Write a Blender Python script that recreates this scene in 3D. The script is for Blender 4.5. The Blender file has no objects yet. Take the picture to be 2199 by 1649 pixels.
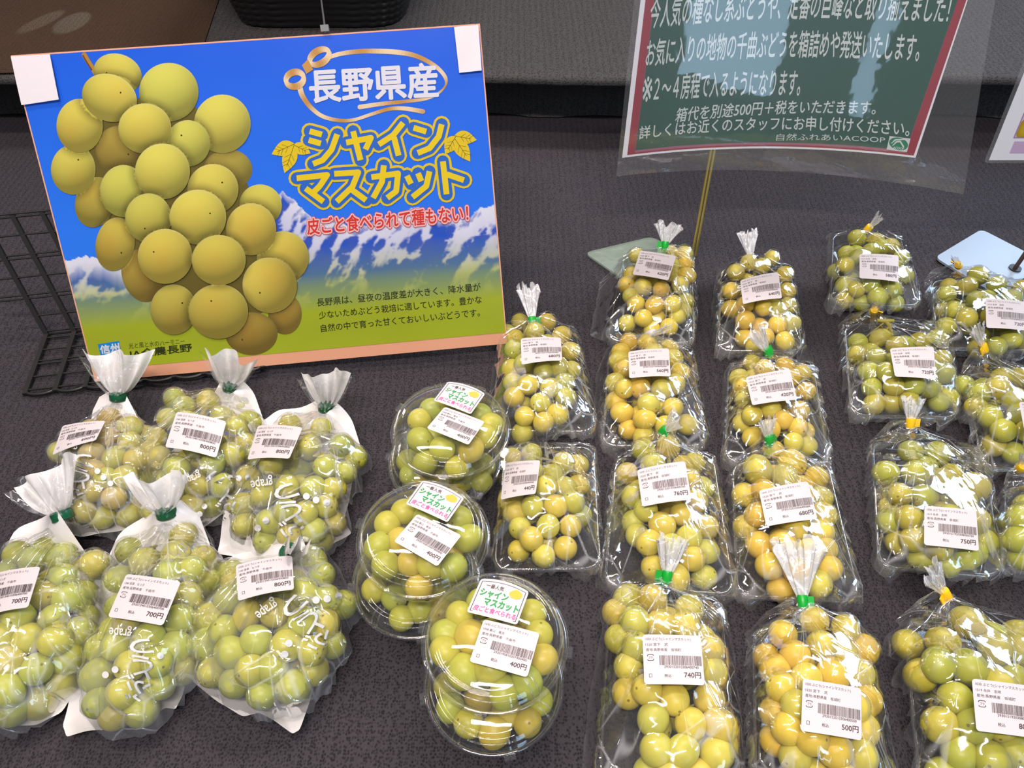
import bpy, math, random
import numpy as np
from mathutils import Vector, noise

random.seed(7); RNG = np.random.default_rng(7)
SC = bpy.context.scene
COL = SC.collection

# ------------------------------------------------------------------ camera
F_PX, CX, CY = 1652.0, 1099.5, 824.5
CAM_Z, PITCH = 0.68, 48.0
cam_d = bpy.data.cameras.new('camera'); cam = bpy.data.objects.new('camera', cam_d); COL.objects.link(cam)
cam.location = (0, 0, CAM_Z); cam.rotation_euler = (math.radians(90 - PITCH), 0, 0)
cam_d.sensor_width = 36.0; cam_d.lens = F_PX / 2199.0 * 36.0; cam_d.clip_start = 0.02
SC.camera = cam
SC.view_settings.view_transform = 'Standard'; SC.view_settings.look = 'None'
SC.view_settings.gamma = 1.0; SC.view_settings.exposure = 0.03; SC.view_settings.use_curve_mapping = False
SC.cycles.use_denoising = True; SC.cycles.use_adaptive_sampling = True; SC.cycles.adaptive_threshold = 0.04
SC.cycles.max_bounces = 6; SC.cycles.diffuse_bounces = 2; SC.cycles.glossy_bounces = 2
SC.cycles.transmission_bounces = 2; SC.cycles.transparent_max_bounces = 16
SC.cycles.caustics_reflective = False; SC.cycles.caustics_refractive = False

# ------------------------------------------------------------------ light
W = bpy.data.worlds.new('shop_surroundings'); SC.world = W; W.use_nodes = True
W.node_tree.nodes['Background'].inputs[0].default_value = (0.88, 0.90, 1.0, 1)
W.node_tree.nodes['Background'].inputs[1].default_value = 0.25

def area(name, loc, target, sx, sy, power, color):
    d = bpy.data.lights.new(name, 'AREA'); d.shape = 'RECTANGLE'; d.size = sx; d.size_y = sy
    d.energy = power; d.color = color
    o = bpy.data.objects.new(name, d); COL.objects.link(o); o.location = loc
    o.rotation_euler = (Vector(target) - Vector(loc)).to_track_quat('-Z', 'Y').to_euler()
    return o
area('ceiling_tube_and_fill', (0.55, 1.95, 2.3), (0.2, 0.7, 0), 1.3, 0.10, 40, (1.0, 0.90, 0.86))
area('ceiling_tube_and_fill', (-0.75, 0.75, 2.3), (-0.2, 0.7, 0), 0.10, 1.3, 26, (1.0, 0.87, 0.78))
area('ceiling_tube_and_fill', (-0.10, -0.45, 2.3), (0.0, 0.8, 0), 1.3, 0.10, 48, (1.0, 0.90, 0.86))  # added front fill, brightens the sides that face the camera
area('window_daylight', (2.6, 2.4, 1.7), (0.2, 0.8, 0), 1.6, 1.4, 46, (0.55, 0.75, 1.0))
area('glass_door_daylight', (1.83, -2.6, 0.5), (1.83, 0, 0.5), 0.65, 2.0, 24, (0.50, 0.74, 1.0))
area('glass_door_daylight', (0.98, -2.6, 0.5), (0.98, 0, 0.5), 0.10, 2.0, 3.6, (0.50, 0.74, 1.0))

# ------------------------------------------------------------------ helpers
def s2l(c):
    c = np.asarray(c, float) / 255.0
    return np.where(c <= 0.04045, c / 12.92, ((c + 0.055) / 1.055) ** 2.4)
CAMP = np.array([0, 0, CAM_Z])
_a = math.radians(90 - PITCH)
RM = np.array([[1, 0, 0], [0, math.cos(_a), -math.sin(_a)], [0, math.sin(_a), math.cos(_a)]])
def ray(px, py):
    return RM @ np.array([(px - CX) / F_PX, -(py - CY) / F_PX, -1.0])
def P(px, py, z=0.0):
    d = ray(px, py); t = (z - CAM_Z) / d[2]
    return CAMP + d * t
def hit(px, py, p0, n):
    d = ray(px, py); return CAMP + d * (np.dot(p0 - CAMP, n) / np.dot(d, n))

class MB:
    """collects shapes for one mesh object (world coordinates)"""
    def __init__(s): s.v = []; s.f = []; s.m = []; s.c = []; s.n = 0; s.smooth = []
    def add(s, V, Fc, mat=0, col=None, smooth=True):
        V = np.asarray(V, float).reshape(-1, 3); b = s.n
        s.v.append(V); s.n += len(V)
        for f in Fc: s.f.append([i + b for i in f]); s.m.append(mat); s.smooth.append(smooth)
        c = np.ones((len(V), 4)); 
        if col is not None: c[:, :3] = np.asarray(col)
        s.c.append(c); return b
    def grid(s, A, mat=0, col=None, closed=False, smooth=True):
        A = np.asarray(A, float); r, c = A.shape[:2]; fs = []
        for i in range(r - 1):
            for j in range(c if closed else c - 1):
                k = (j + 1) % c
                fs.append([i * c + j, i * c + k, (i + 1) * c + k, (i + 1) * c + j])
        cc = None if col is None else (np.asarray(col).reshape(-1, 3) if np.ndim(col) > 1 else col)
        s.add(A.reshape(-1, 3), fs, mat, cc, smooth)
    def tube(s, pts, rad, n=8, mat=0, caps=True):
        pts = np.asarray(pts, float); rad = np.broadcast_to(np.asarray(rad, float), (len(pts),))
        rows = []; u = None
        for i in range(len(pts)):
            t = pts[min(i + 1, len(pts) - 1)] - pts[max(i - 1, 0)]; t = t / (np.linalg.norm(t) + 1e-12)
            if u is None:
                a = np.array([0, 0, 1.0]) if abs(t[2]) < .9 else np.array([1.0, 0, 0])
                u = np.cross(t, a)
            u = u - t * np.dot(u, t); u /= np.linalg.norm(u); w = np.cross(t, u)
            an = np.linspace(0, 2 * math.pi, n, endpoint=False)
            rows.append(pts[i] + rad[i] * (np.cos(an)[:, None] * u + np.sin(an)[:, None] * w))
        s.grid(np.array(rows), mat, closed=True)
        if caps:
            s.add(rows[0], [list(range(n))[::-1]], mat); s.add(rows[-1], [list(range(n))], mat)
    def box(s, c, ax, ay, az, mat=0):
        """centre and three half-axis vectors"""
        c, ax, ay, az = (np.asarray(q, float) for q in (c, ax, ay, az))
        V = [c + i * ax + j * ay + k * az for k in (-1, 1) for j in (-1, 1) for i in (-1, 1)]
        s.add(V, [[0, 2, 3, 1], [4, 5, 7, 6], [0, 1, 5, 4], [2, 6, 7, 3], [0, 4, 6, 2], [1, 3, 7, 5]], mat, smooth=False)
    def build(s, name, mats, parent=None, colors=False):
        V = np.concatenate(s.v); off = root_loc(parent)
        me = bpy.data.meshes.new(name); me.from_pydata((V - off).tolist(), [], s.f)
        for m in (mats if isinstance(mats, (list, tuple)) else [mats]): me.materials.append(m)
        me.polygons.foreach_set('material_index', s.m); me.polygons.foreach_set('use_smooth', s.smooth)
        if colors:
            a = me.color_attributes.new('Col', 'FLOAT_COLOR', 'POINT')
            a.data.foreach_set('color', np.concatenate(s.c).ravel())
        me.update()
        return link(name, me, parent)
def root_loc(o):
    if o is None: return np.zeros(3)
    l = np.zeros(3)
    while o is not None: l = l + np.array(o.location); o = o.parent
    return l
def link(name, me, parent=None):
    o = bpy.data.objects.new(name, me); COL.objects.link(o)
    if parent is not None: o.parent = parent
    return o
def thing(name, loc, label, cat, group=None):
    o = bpy.data.objects.new(name, None); COL.objects.link(o); o.location = Vector(loc); o.empty_display_size = .02
    return tag(o, label, cat, group)
def tag(o, label=None, cat=None, group=None, kind=None):
    if label: o['label'] = label
    if cat: o['category'] = cat
    if group: o['group'] = group
    if kind: o['kind'] = kind
    return o

# ------------------------------------------------------------------ text as flat shapes
_tc = {}
def text(s, off=0.0):
    """glyph outline of a line of text filled as faces, scaled to the unit box, y down"""
    k = (s, off)
    if k not in _tc:
        c = bpy.data.curves.new('line', 'FONT'); c.body = s; c.resolution_u = 3; c.offset = off; c.fill_mode = 'FRONT'
        o = bpy.data.objects.new('line', c); COL.objects.link(o); bpy.context.view_layer.update()
        m = o.evaluated_get(bpy.context.evaluated_depsgraph_get()).to_mesh()
        v = np.array([q.co[:2] for q in m.vertices]); f = [list(p.vertices) for p in m.polygons]
        bpy.data.objects.remove(o); bpy.data.curves.remove(c)
        lo, hi = v.min(0), v.max(0); asp = (hi[0] - lo[0]) / (hi[1] - lo[1])
        v = (v - lo) / (hi - lo); v[:, 1] = 1 - v[:, 1]
        _tc[k] = (v, f, asp)
    return _tc[k]
class Print:
    """flat printing laid on a surface through fn(a, b, layer) -> point"""
    def __init__(s, fn): s.fn = fn; s.mb = MB(); s.k = 0
    def put(s, ab, faces, col, layer=1):
        s.k += 1; layer = layer + .012 * s.k; V = np.array([s.fn(a, b, layer) for a, b in ab]); s.mb.add(V, faces, 0, col, False)
    def text(s, st, quad, col, layer=1, off=0.0):
        v, f, asp = text(st); q = np.asarray(quad, float)
        if q.shape == (4,): x0, y0, x1, y1 = q; q = np.array([(x0, y0), (x1, y0), (x1, y1), (x0, y1)])
        # heavier strokes: the line laid down again, shifted a little each way
        n = 0 if not off else (4 if off < .02 else 8 if off < .06 else 14)
        for sx, sy in [(0, 0)] + [(off * math.cos(6.2832 * k / n), off * math.sin(6.2832 * k / n)) for k in range(n)]:
          u, w = v[:, :1] + sx / asp, v[:, 1:] + sy
          s.put(q[0] * (1 - u) * (1 - w) + q[1] * u * (1 - w) + q[2] * u * w + q[3] * (1 - u) * w, f, col, layer)
    def poly(s, pts, col, layer=1):
        pts = np.asarray(pts, float); n = len(pts); c = pts.mean(0)
        s.put(np.vstack([pts, c]), [[i, (i + 1) % n, n] for i in range(n)], col, layer)
    def rect(s, x0, y0, x1, y1, col, layer=1): s.put([(x0, y0), (x1, y0), (x1, y1), (x0, y1)], [[0, 1, 2, 3]], col, layer)
    def stroke(s, pts, w, col, layer=1, cap=True, ay=1.0):
        """pen line of width w; col may be one colour per point"""
        pts = np.asarray(pts, float); w = np.broadcast_to(np.asarray(w, float), (len(pts),)); n = len(pts)
        for i in range(n - 1):
            d = pts[i + 1] - pts[i]; d = d / (np.linalg.norm(d) + 1e-9); q = np.array([-d[1], d[0]]) * .5
            c = col if np.ndim(col) == 1 else np.array([col[i], col[i + 1], col[i + 1], col[i]])
            s.put([pts[i] + q * w[i], pts[i + 1] + q * w[i + 1], pts[i + 1] - q * w[i + 1], pts[i] - q * w[i]], [[0, 1, 2, 3]], c, layer)
        for i in (range(n) if cap else range(1, n - 1)):
            a = np.linspace(0, 2 * math.pi, 12, endpoint=False)
            c = col if np.ndim(col) == 1 else np.asarray(col[i])
            s.poly(pts[i] + .5 * w[i] * np.c_[np.cos(a), np.sin(a)], c, layer)
    def build(s, name, parent, mat=None): return s.mb.build(name, mat or M['print'], parent, colors=True)

# ------------------------------------------------------------------ materials
M = {}
def mat(name):
    m = bpy.data.materials.new(name); m.use_nodes = True; nt = m.node_tree; nt.nodes.clear()
    out = nt.nodes.new('ShaderNodeOutputMaterial'); M[name] = m
    def N(t, **kw):
        n = nt.nodes.new('ShaderNode' + t)
        for k, v in kw.items():
            if k.startswith('i_'):
                kk = k[2:]; n.inputs[int(kk) if kk.isdigit() else kk.replace('_', ' ')].default_value = v
            else: setattr(n, k, v)
        return n
    L = nt.links.new
    return m, N, L, out
def plain(name, col, rough=.5, metal=0.0, spec=.5, bump=None):
    m, N, L, out = mat(name)
    b = N('BsdfPrincipled', i_Base_Color=(*col, 1), i_Roughness=rough, i_Metallic=metal)
    b.inputs['Specular IOR Level'].default_value = spec
    if bump:
        t = N('TexCoord'); n = N('TexNoise', i_Scale=bump[0], i_Detail=3.0); bp = N('Bump', i_Strength=bump[1], i_Distance=bump[2])
        L(t.outputs['Object'], n.inputs['Vector']); L(n.outputs['Fac'], bp.inputs['Height']); L(bp.outputs[0], b.inputs['Normal'])
    L(b.outputs[0], out.inputs[0]); return m
plain('black_plastic', s2l((30, 28, 27)), .42)
plain('basket_black', s2l((24, 23, 23)), .4)
plain('card_white', (.62, .565, .57), .45, spec=.3)
plain('board_edge', s2l((222, 160, 128)), .75, bump=(300, .2, .0005))
plain('tape_white', s2l((222, 214, 218)), .5, bump=(60, .3, .001))
plain('green_tape', s2l((10, 165, 50)), .35)
plain('dark_green_tape', s2l((6, 84, 52)), .3)
plain('yellow_tape', s2l((255, 206, 16)), .35)
plain('stem', s2l((150, 140, 60)), .7, bump=(250, .4, .001))
plain('brass_stick', s2l((176, 160, 90)), .35, .6)
plain('dark_stick', s2l((70, 48, 38)), .5)
plain('steel_wire', s2l((120, 122, 124)), .35, .5)
plain('sheet_white', (.78, .76, .80), .5, spec=.25)

def print_mat():
    m, N, L, out = mat('print')
    a = N('Attribute', attribute_name='Col'); b = N('BsdfPrincipled', i_Roughness=.42)
    b.inputs['Specular IOR Level'].default_value = .3
    sc = N('VectorMath', operation='SCALE'); sc.inputs['Scale'].default_value = .70; L(a.outputs['Color'], sc.inputs[0])
    L(sc.outputs[0], b.inputs['Base Color']); L(b.outputs[0], out.inputs[0])
print_mat()

def poster_mat():
    m, N, L, out = mat('poster_print')
    a = N('Attribute', attribute_name='Col'); b = N('BsdfPrincipled', i_Roughness=.33); b.inputs['Specular IOR Level'].default_value = .35
    t = N('TexCoord'); n = N('TexNoise', i_Scale=9.0, i_Detail=2.0); bp = N('Bump', i_Strength=.25, i_Distance=.004)
    L(t.outputs['Object'], n.inputs['Vector']); L(n.outputs['Fac'], bp.inputs['Height']); L(bp.outputs[0], b.inputs['Normal'])
    sc = N('VectorMath', operation='SCALE'); sc.inputs['Scale'].default_value = .80; L(a.outputs['Color'], sc.inputs[0])
    L(sc.outputs[0], b.inputs['Base Color']); L(b.outputs[0], out.inputs[0])
poster_mat()

def grape_mat():
    m, N, L, out = mat('grape_skin')
    oi = N('ObjectInfo'); t = N('TexCoord')
    n = N('TexNoise', i_Scale=2.2, i_Detail=2.0); L(t.outputs['Generated'], n.inputs['Vector'])
    hs = N('MapRange', i_1=.3, i_2=.7, i_3=.90, i_4=1.10); L(n.outputs['Fac'], hs.inputs[0])
    mul = N('Vector' + 'Math', operation='SCALE'); L(oi.outputs['Color'], mul.inputs[0]); L(hs.outputs[0], mul.inputs['Scale'])
    sp = N('TexNoise', i_Scale=26.0, i_Detail=1.0); L(t.outputs['Generated'], sp.inputs['Vector'])
    spr = N('MapRange', i_1=.80, i_2=.86, i_3=0.0, i_4=.4); L(sp.outputs['Fac'], spr.inputs[0])
    mx = N('Mix', data_type='RGBA'); mx.inputs[7].default_value = (.16, .10, .02, 1); L(spr.outputs[0], mx.inputs[0]); L(mul.outputs[0], mx.inputs[6])
    # small brown style mark at the tip
    sub = N('VectorMath', operation='DISTANCE'); sub.inputs[1].default_value = (.5, .5, 1.0); L(t.outputs['Generated'], sub.inputs[0])
    mr = N('MapRange', i_1=.035, i_2=.055, i_3=.7, i_4=0.0); L(sub.outputs['Value'], mr.inputs[0])
    mx2 = N('Mix', data_type='RGBA'); mx2.inputs[7].default_value = (.12, .065, .02, 1); L(mr.outputs[0], mx2.inputs[0]); L(mx.outputs[2], mx2.inputs[6])
    b = N('BsdfPrincipled', i_Roughness=.38); b.inputs['Specular IOR Level'].default_value = .42
    L(mx2.outputs[2], b.inputs['Base Color'])
    b.inputs['Subsurface Weight'].default_value = .5; b.inputs['Subsurface Radius'].default_value = (1.0, .97, .2); b.inputs['Subsurface Scale'].default_value = .007
    L(b.outputs[0], out.inputs[0])
grape_mat()

def clear_mat(name, haze, strength, crease=True, rough=.07, gain=1.0, lines=.25, hazecol=(.88, .90, .93)):
    """thin clear plastic: see-through with a Fresnel gloss, a little white haze, crease lines whitened as painted highlights"""
    m, N, L, out = mat(name)
    tr = N('BsdfTransparent'); di = N('BsdfDiffuse'); di.inputs[0].default_value = (*hazecol, 1)
    gl = N('BsdfGlossy', i_Roughness=rough); gl.inputs[0].default_value = (1, 1, 1, 1)
    fr = N('Fresnel', i_IOR=1.45); t = N('TexCoord'); hz = None
    if crease:
        a = N('Attribute', attribute_name='crease')
        n1 = N('TexNoise', i_Scale=1.0, i_Detail=1.0); L(a.outputs['Vector'], n1.inputs['Vector'])
        sb = N('Math', operation='SUBTRACT'); sb.inputs[1].default_value = .5; L(n1.outputs['Fac'], sb.inputs[0])
        ab = N('Math', operation='ABSOLUTE'); L(sb.outputs[0], ab.inputs[0])
        r1 = N('MapRange', i_1=0.0, i_2=.022, i_3=1.0, i_4=0.0, interpolation_type='SMOOTHSTEP'); L(ab.outputs[0], r1.inputs[0])
        n0 = N('TexNoise', i_Scale=16.0, i_Detail=1.0); L(t.outputs['Object'], n0.inputs['Vector'])
        mixv = N('Mix', data_type='VECTOR', i_0=.05); L(t.outputs['Object'], mixv.inputs[4]); L(n0.outputs['Color'], mixv.inputs[5])
        v1 = N('TexVoronoi', i_Scale=26.0, feature='DISTANCE_TO_EDGE'); L(mixv.outputs[1], v1.inputs['Vector'])
        r2 = N('MapRange', i_1=0.0, i_2=.05, i_3=1.0, i_4=0.0, interpolation_type='SMOOTHSTEP'); L(v1.outputs['Distance'], r2.inputs[0])
        nm = N('TexNoise', i_Scale=19.0, i_Detail=0.0); L(t.outputs['Object'], nm.inputs['Vector'])
        mk = N('MapRange', i_1=.47, i_2=.62, i_3=0.0, i_4=1.0); L(nm.outputs['Fac'], mk.inputs[0])
        r2m = N('Math', operation='MULTIPLY'); L(r2.outputs[0], r2m.inputs[0]); L(mk.outputs[0], r2m.inputs[1])
        mk1 = N('MapRange', i_1=.40, i_2=.58, i_3=0.0, i_4=1.0); L(n0.outputs['Fac'], mk1.inputs[0])
        r1m = N('Math', operation='MULTIPLY'); L(r1.outputs[0], r1m.inputs[0]); L(mk1.outputs[0], r1m.inputs[1])
        mx = N('Math', operation='MAXIMUM'); L(r1m.outputs[0], mx.inputs[0]); L(r2m.outputs[0], mx.inputs[1])
        nb = N('TexNoise', i_Scale=34.0, i_Detail=1.5); L(t.outputs['Object'], nb.inputs['Vector'])
        hb = N('Math', operation='MULTIPLY_ADD'); hb.inputs[1].default_value = .30; L(mx.outputs[0], hb.inputs[0]); L(nb.outputs['Fac'], hb.inputs[2])
        bp = N('Bump', i_Strength=strength, i_Distance=.006); L(hb.outputs[0], bp.inputs['Height'])
        eg = N('Attribute', attribute_name='edge')
        hz0 = N('MapRange', i_1=0.0, i_2=1.0, i_3=haze, i_4=lines); L(mx.outputs[0], hz0.inputs[0])  # crease lines painted white in place of unresolved highlights
        hz = N('Math', operation='MULTIPLY_ADD'); hz.inputs[1].default_value = .085
        L(eg.outputs['Fac'], hz.inputs[0]); L(hz0.outputs[0], hz.inputs[2])
    else:
        n1 = N('TexNoise', i_Scale=60.0, i_Detail=1.0); L(t.outputs['Object'], n1.inputs['Vector'])
        bp = N('Bump', i_Strength=strength, i_Distance=.002); L(n1.outputs['Fac'], bp.inputs['Height'])
    L(bp.outputs[0], gl.inputs['Normal'])
    g = N('Math', operation='MULTIPLY', use_clamp=True); g.inputs[1].default_value = gain; L(fr.outputs[0], g.inputs[0])
    gc = N('Math', operation='MINIMUM'); gc.inputs[1].default_value = .38; L(g.outputs[0], gc.inputs[0])
    m1 = N('MixShader', i_0=haze); L(tr.outputs[0], m1.inputs[1]); L(di.outputs[0], m1.inputs[2])
    if hz: L(hz.outputs[0], m1.inputs[0])
    m2 = N('MixShader'); L(gc.outputs[0], m2.inputs[0]); L(m1.outputs[0], m2.inputs[1]); L(gl.outputs[0], m2.inputs[2])
    L(m2.outputs[0], out.inputs[0]); return m
clear_mat('clear_film', .013, .7, gain=1.7, lines=.22)
clear_mat('bag_film', .04, .6, gain=1.5, lines=.24)
clear_mat('bunched_film', .34, .7, gain=1.4, rough=.15, lines=.7, hazecol=(.95, .95, .97))
clear_mat('clear_tray', .03, .2, crease=False, gain=2.2, rough=.05)
clear_mat('gloss_laminate', .05, .05, crease=False, gain=1.2, rough=.03)
clear_mat('clear_tub', .015, .1, crease=False, gain=1.5, rough=.04)
clear_mat('laminate', .10, .35, crease=False, gain=1.1, rough=.12)
clear_mat('acrylic', .22, .1, crease=False, gain=1.1, rough=.08, hazecol=(.75, .95, .75))
def paper_film():
    m, N, L, out = mat('white_back_film')
    d = N('BsdfDiffuse'); d.inputs[0].default_value = (.95, .92, .91, 1)
    tl = N('BsdfTranslucent'); tl.inputs[0].default_value = (.85, .82, .80, 1)
    g = N('BsdfGlossy', i_Roughness=.25); t = N('TexCoord'); n = N('TexVoronoi', i_Scale=45.0); L(t.outputs['Object'], n.inputs['Vector'])
    bp = N('Bump', i_Strength=.2, i_Distance=.004); L(n.outputs['Distance'], bp.inputs['Height'])
    for q in (d, g): L(bp.outputs[0], q.inputs['Normal'])
    a = N('MixShader', i_0=.16); L(d.outputs[0], a.inputs[1]); L(tl.outputs[0], a.inputs[2])
    b = N('MixShader', i_0=.06); L(a.outputs[0], b.inputs[1]); L(g.outputs[0], b.inputs[2])
    tr = N('BsdfTransparent'); c = N('MixShader', i_0=.06); L(b.outputs[0], c.inputs[1]); L(tr.outputs[0], c.inputs[2])
    L(c.outputs[0], out.inputs[0])
paper_film()
def cloth_mat(name, ca, cb, scale, rib):
    m, N, L, out = mat(name)
    t = N('TexCoord'); mp = N('Mapping'); mp.inputs['Scale'].default_value = (1, .8, 1); L(t.outputs['Object'], mp.inputs[0])
    v = N('TexVoronoi', i_Scale=scale, i_Randomness=.75); L(mp.outputs[0], v.inputs['Vector'])
    w = N('TexWave', i_Scale=rib, i_Distortion=1.2, i_Detail=1.0); w.bands_direction = 'X'; L(t.outputs['Object'], w.inputs['Vector'])
    n = N('TexNoise', i_Scale=3.0, i_Detail=3.0); L(t.outputs['Object'], n.inputs['Vector'])
    r = N('MapRange', i_1=.12, i_2=.5, i_3=0.0, i_4=1.0); L(v.outputs['Distance'], r.inputs[0])
    mu = N('Math', operation='MULTIPLY_ADD'); mu.inputs[1].default_value = .35; L(w.outputs['Fac'], mu.inputs[0]); L(r.outputs[0], mu.inputs[2])
    mu2 = N('Math', operation='MULTIPLY_ADD'); mu2.inputs[1].default_value = .5; L(n.outputs['Fac'], mu2.inputs[0]); L(mu.outputs[0], mu2.inputs[2])
    r2 = N('MapRange', i_1=.2, i_2=1.4, i_3=0.0, i_4=1.0); L(mu2.outputs[0], r2.inputs[0])
    mx = N('Mix', data_type='RGBA'); mx.inputs[6].default_value = (*cb, 1); mx.inputs[7].default_value = (*ca, 1); L(r2.outputs[0], mx.inputs[0])
    b = N('BsdfPrincipled', i_Roughness=.72); b.inputs['Specular IOR Level'].default_value = .25; L(mx.outputs[2], b.inputs['Base Color'])
    bp = N('Bump', i_Strength=.6, i_Distance=.0012); L(mu.outputs[0], bp.inputs['Height']); L(bp.outputs[0], b.inputs['Normal'])
    L(b.outputs[0], out.inputs[0])
cloth_mat('table_cloth', s2l((55, 51, 56)), s2l((15, 14, 15)), 460, 34)
cloth_mat('riser_cloth', s2l((64, 62, 62)), s2l((32, 31, 31)), 300, 30)
cloth_mat('warm_tint_cloth', s2l((62, 45, 32)), s2l((40, 27, 19)), 500, 40)

# ------------------------------------------------------------------ the setting
def floor():
    m = plain('floor_grey', s2l((120, 112, 104)), .5)
    b = MB(); b.add([(-4, -2, -.72), (4, -2, -.72), (4, 6, -.72), (-4, 6, -.72)], [[0, 1, 2, 3]], smooth=False)
    tag(b.build('floor', m), kind='structure')
floor()
def wall():
    m = plain('wall_dark', s2l((60, 56, 54)), .8)
    b = MB(); b.box((0, 4.05, .9), (4, 0, 0), (0, .05, 0), (0, 0, 1.62)); tag(b.build('wall_back', m), kind='structure')
wall()
RY, RZ = 1.17, .105           # front edge and height of the riser
def table():
    t = thing('display_table', (0, .9, -.72), 'display table hidden under the black woven cloth', 'table')
    m = plain('table_wood', s2l((96, 80, 64)), .6)
    b = MB(); b.box((0, .95, -.026), (1.35, 0, 0), (0, 1.05, 0), (0, 0, .014)); b.build('tabletop', m, t)
    for x in (-1.25, 1.25):
        for y in (0, 1.9):
            b = MB(); b.box((x, y, -.38), (.03, 0, 0), (0, .03, 0), (0, 0, .34)); b.build('leg', m, t)
    # the cloth: dips and soft ridges, a seam
    b = MB(); nx, ny = 120, 110; X = np.linspace(-1.4, 1.4, nx); Y = np.linspace(-.12, 2.0, ny)
    A = np.zeros((ny, nx, 3))
    for i, y in enumerate(Y):
        for j, x in enumerate(X):
            z = -.0012 + .0012 * noise.noise(Vector((x * 5, y * 5, 0)))
            z = min(z, 0.0) - .002 * math.exp(-((x - .145 - .02 * math.sin(y * 5)) / .008) ** 2)
            A[i, j] = (x, y, z)
    b.grid(A); b.grid(A[::-1] - [0, 0, .004])
    tag(b.build('tablecloth', M['table_cloth']), 'black knitted tablecloth under all the grapes', 'tablecloth')
table()
def riser():
    b = MB(); X = np.linspace(-1.4, 1.4, 160); rows = []
    prof = [(2.0, RZ), (1.5, RZ), (RY + .03, RZ), (RY + .012, RZ - .0005), (RY + .004, RZ - .004), (RY, RZ - .012), (RY + .008, RZ - .018), (RY + .06, RZ * .6), (RY + .075, RZ * .3), (RY + .07, .001)]
    for k, (y, z) in enumerate(prof):
        r = []
        for x in X:
            sc = .0035 * noise.noise(Vector((x * 60, 0, 3))) + .012 * noise.noise(Vector((x * 3, 0, 9)))
            fold = .006 * math.sin(x * 31) * max(0, 1 - z / RZ)
            r.append((x, y + (sc if k > 1 else 0) - fold * (k > 5), z + (.002 * noise.noise(Vector((x * 40, 2, 0))) if 1 < k < 6 else 0)))
        rows.append(r)
    b.grid(rows)
    tag(b.build('covered_riser', M['riser_cloth']), 'low riser draped in dark cloth along the back of the table', 'riser')
    # cloth layer added on the left of the riser; its brown paints in warm light
    b = MB(); q0 = P(-40, -20, RZ); rows = []
    for y in np.linspace(RY + .006, 1.95, 14):
        rows.append([(x, y + .004 * noise.noise(Vector((x * 9, y * 3, 0))), RZ + .0025 + .0015 * noise.noise(Vector((x * 7, y * 7, 4)))) for x in np.linspace(-1.38, -.50 - .12 * (y - RY), 36)])
    b.grid(rows); b.grid(np.array(rows)[::-1] - [0, 0, .002])
    tag(b.build('warm_tint_cloth', M['warm_tint_cloth']), 'added cloth on the riser behind the poster, tinted brown for warm light', 'cloth')
riser()
# two narrow beams added only to make the pale pools on the tinted cloth
def spot(name, a, b, w, power):
    """narrow beam falling low over the cloth: a pale pool from picture point a to b, w metres across"""
    A, B = P(*a, RZ), P(*b, RZ); c = (A + B) / 2; ln = np.linalg.norm(B - A); u = (B - A) / ln; el = math.asin(min(.9, w / ln)); D = 1.5
    d = bpy.data.lights.new(name, 'SPOT'); d.energy = power; d.spot_size = 2 * math.atan(w / 2 / D); d.spot_blend = .3; d.shadow_soft_size = .003
    d.color = (.80, 1.0, .92); o = bpy.data.objects.new(name, d); COL.objects.link(o)
    o.location = Vector(c + u * D * math.cos(el) + np.array([0, 0, D * math.sin(el)]))
    o.rotation_euler = (Vector(c) - o.location).to_track_quat('-Z', 'Y').to_euler()
spot('added_pool_beam', (32, 80), (134, 28), .040, 150)
spot('added_pool_beam', (122, 80), (184, 30), .055, 95)

def basket():
    t = thing('wicker_basket', (-.28, 1.46, RZ), 'black wicker basket standing on the riser behind the poster', 'basket')
    w0 = abs(P(870, 50, RZ)[0] - P(505, 50, RZ)[0]) / 2; cx = (P(870, 50, RZ)[0] + P(505, 50, RZ)[0]) / 2
    yf = P(690, 62, RZ)[1]; d0 = .16; cy = yf + d0
    def loop(s, z, n=132, wob=0.0, ph=0):
        r = []
        for i in range(n):
            a = 2 * math.pi * i / n; c, sn = math.cos(a), math.sin(a); e = .35
            x = (w0 * s) * math.copysign(abs(c) ** e, c); y = (d0 * s) * math.copysign(abs(sn) ** e, sn)
            k = 1 + wob * math.sin(i * math.pi / 2 + ph)
            r.append((cx + x * k, cy + y * k, z))
        return r
    b = MB(); rows = []; H = .17
    for i in range(61):
        z = RZ + .003 + H * i / 60; s = 1 + .28 * i / 60
        rows.append(loop(s + .006 * math.sin(i * math.pi / 2) , z, wob=.006, ph=math.pi * (i // 2 % 2)))
    b.grid(rows, closed=True); b.add(loop(.99, RZ + .006), [list(range(132))]); b.build('woven_side', M['basket_black'], t)
    b = MB(); r = loop(1.285, RZ + H + .006); b.tube(r + r[:1], .008, 8); b.build('rim', M['basket_black'], t)
basket()

# ------------------------------------------------------------------ plane through four picture corners of a real rectangle
def rect_from_corners(q, zlow):
    A = []
    for (u, v), p in zip([(0, 0), (1, 0), (1, 1), (0, 1)], q):
        x = (p[0] - CX) / F_PX; y = -(p[1] - CY) / F_PX
        A += [[u, v, 1, 0, 0, 0, -x * u, -x * v, -x], [0, 0, 0, u, v, 1, -y * u, -y * v, -y]]
    h = np.linalg.svd(np.array(A))[2][-1].reshape(3, 3); H = np.array([h[0], h[1], -h[2]])
    if H[2, 2] > 0: H = -H
    r1, r2, r3 = RM @ H[:, 0], RM @ H[:, 1], RM @ H[:, 2]
    s = (zlow - CAM_Z) / min((r3 + r2)[2], (r3 + r1 + r2)[2])
    return CAMP + r3 * s, r1 * s, r2 * s
PO, PR, PD = rect_from_corners([(27, 122), (1028, 54), (1085, 714), (200, 795)], .022)
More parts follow.
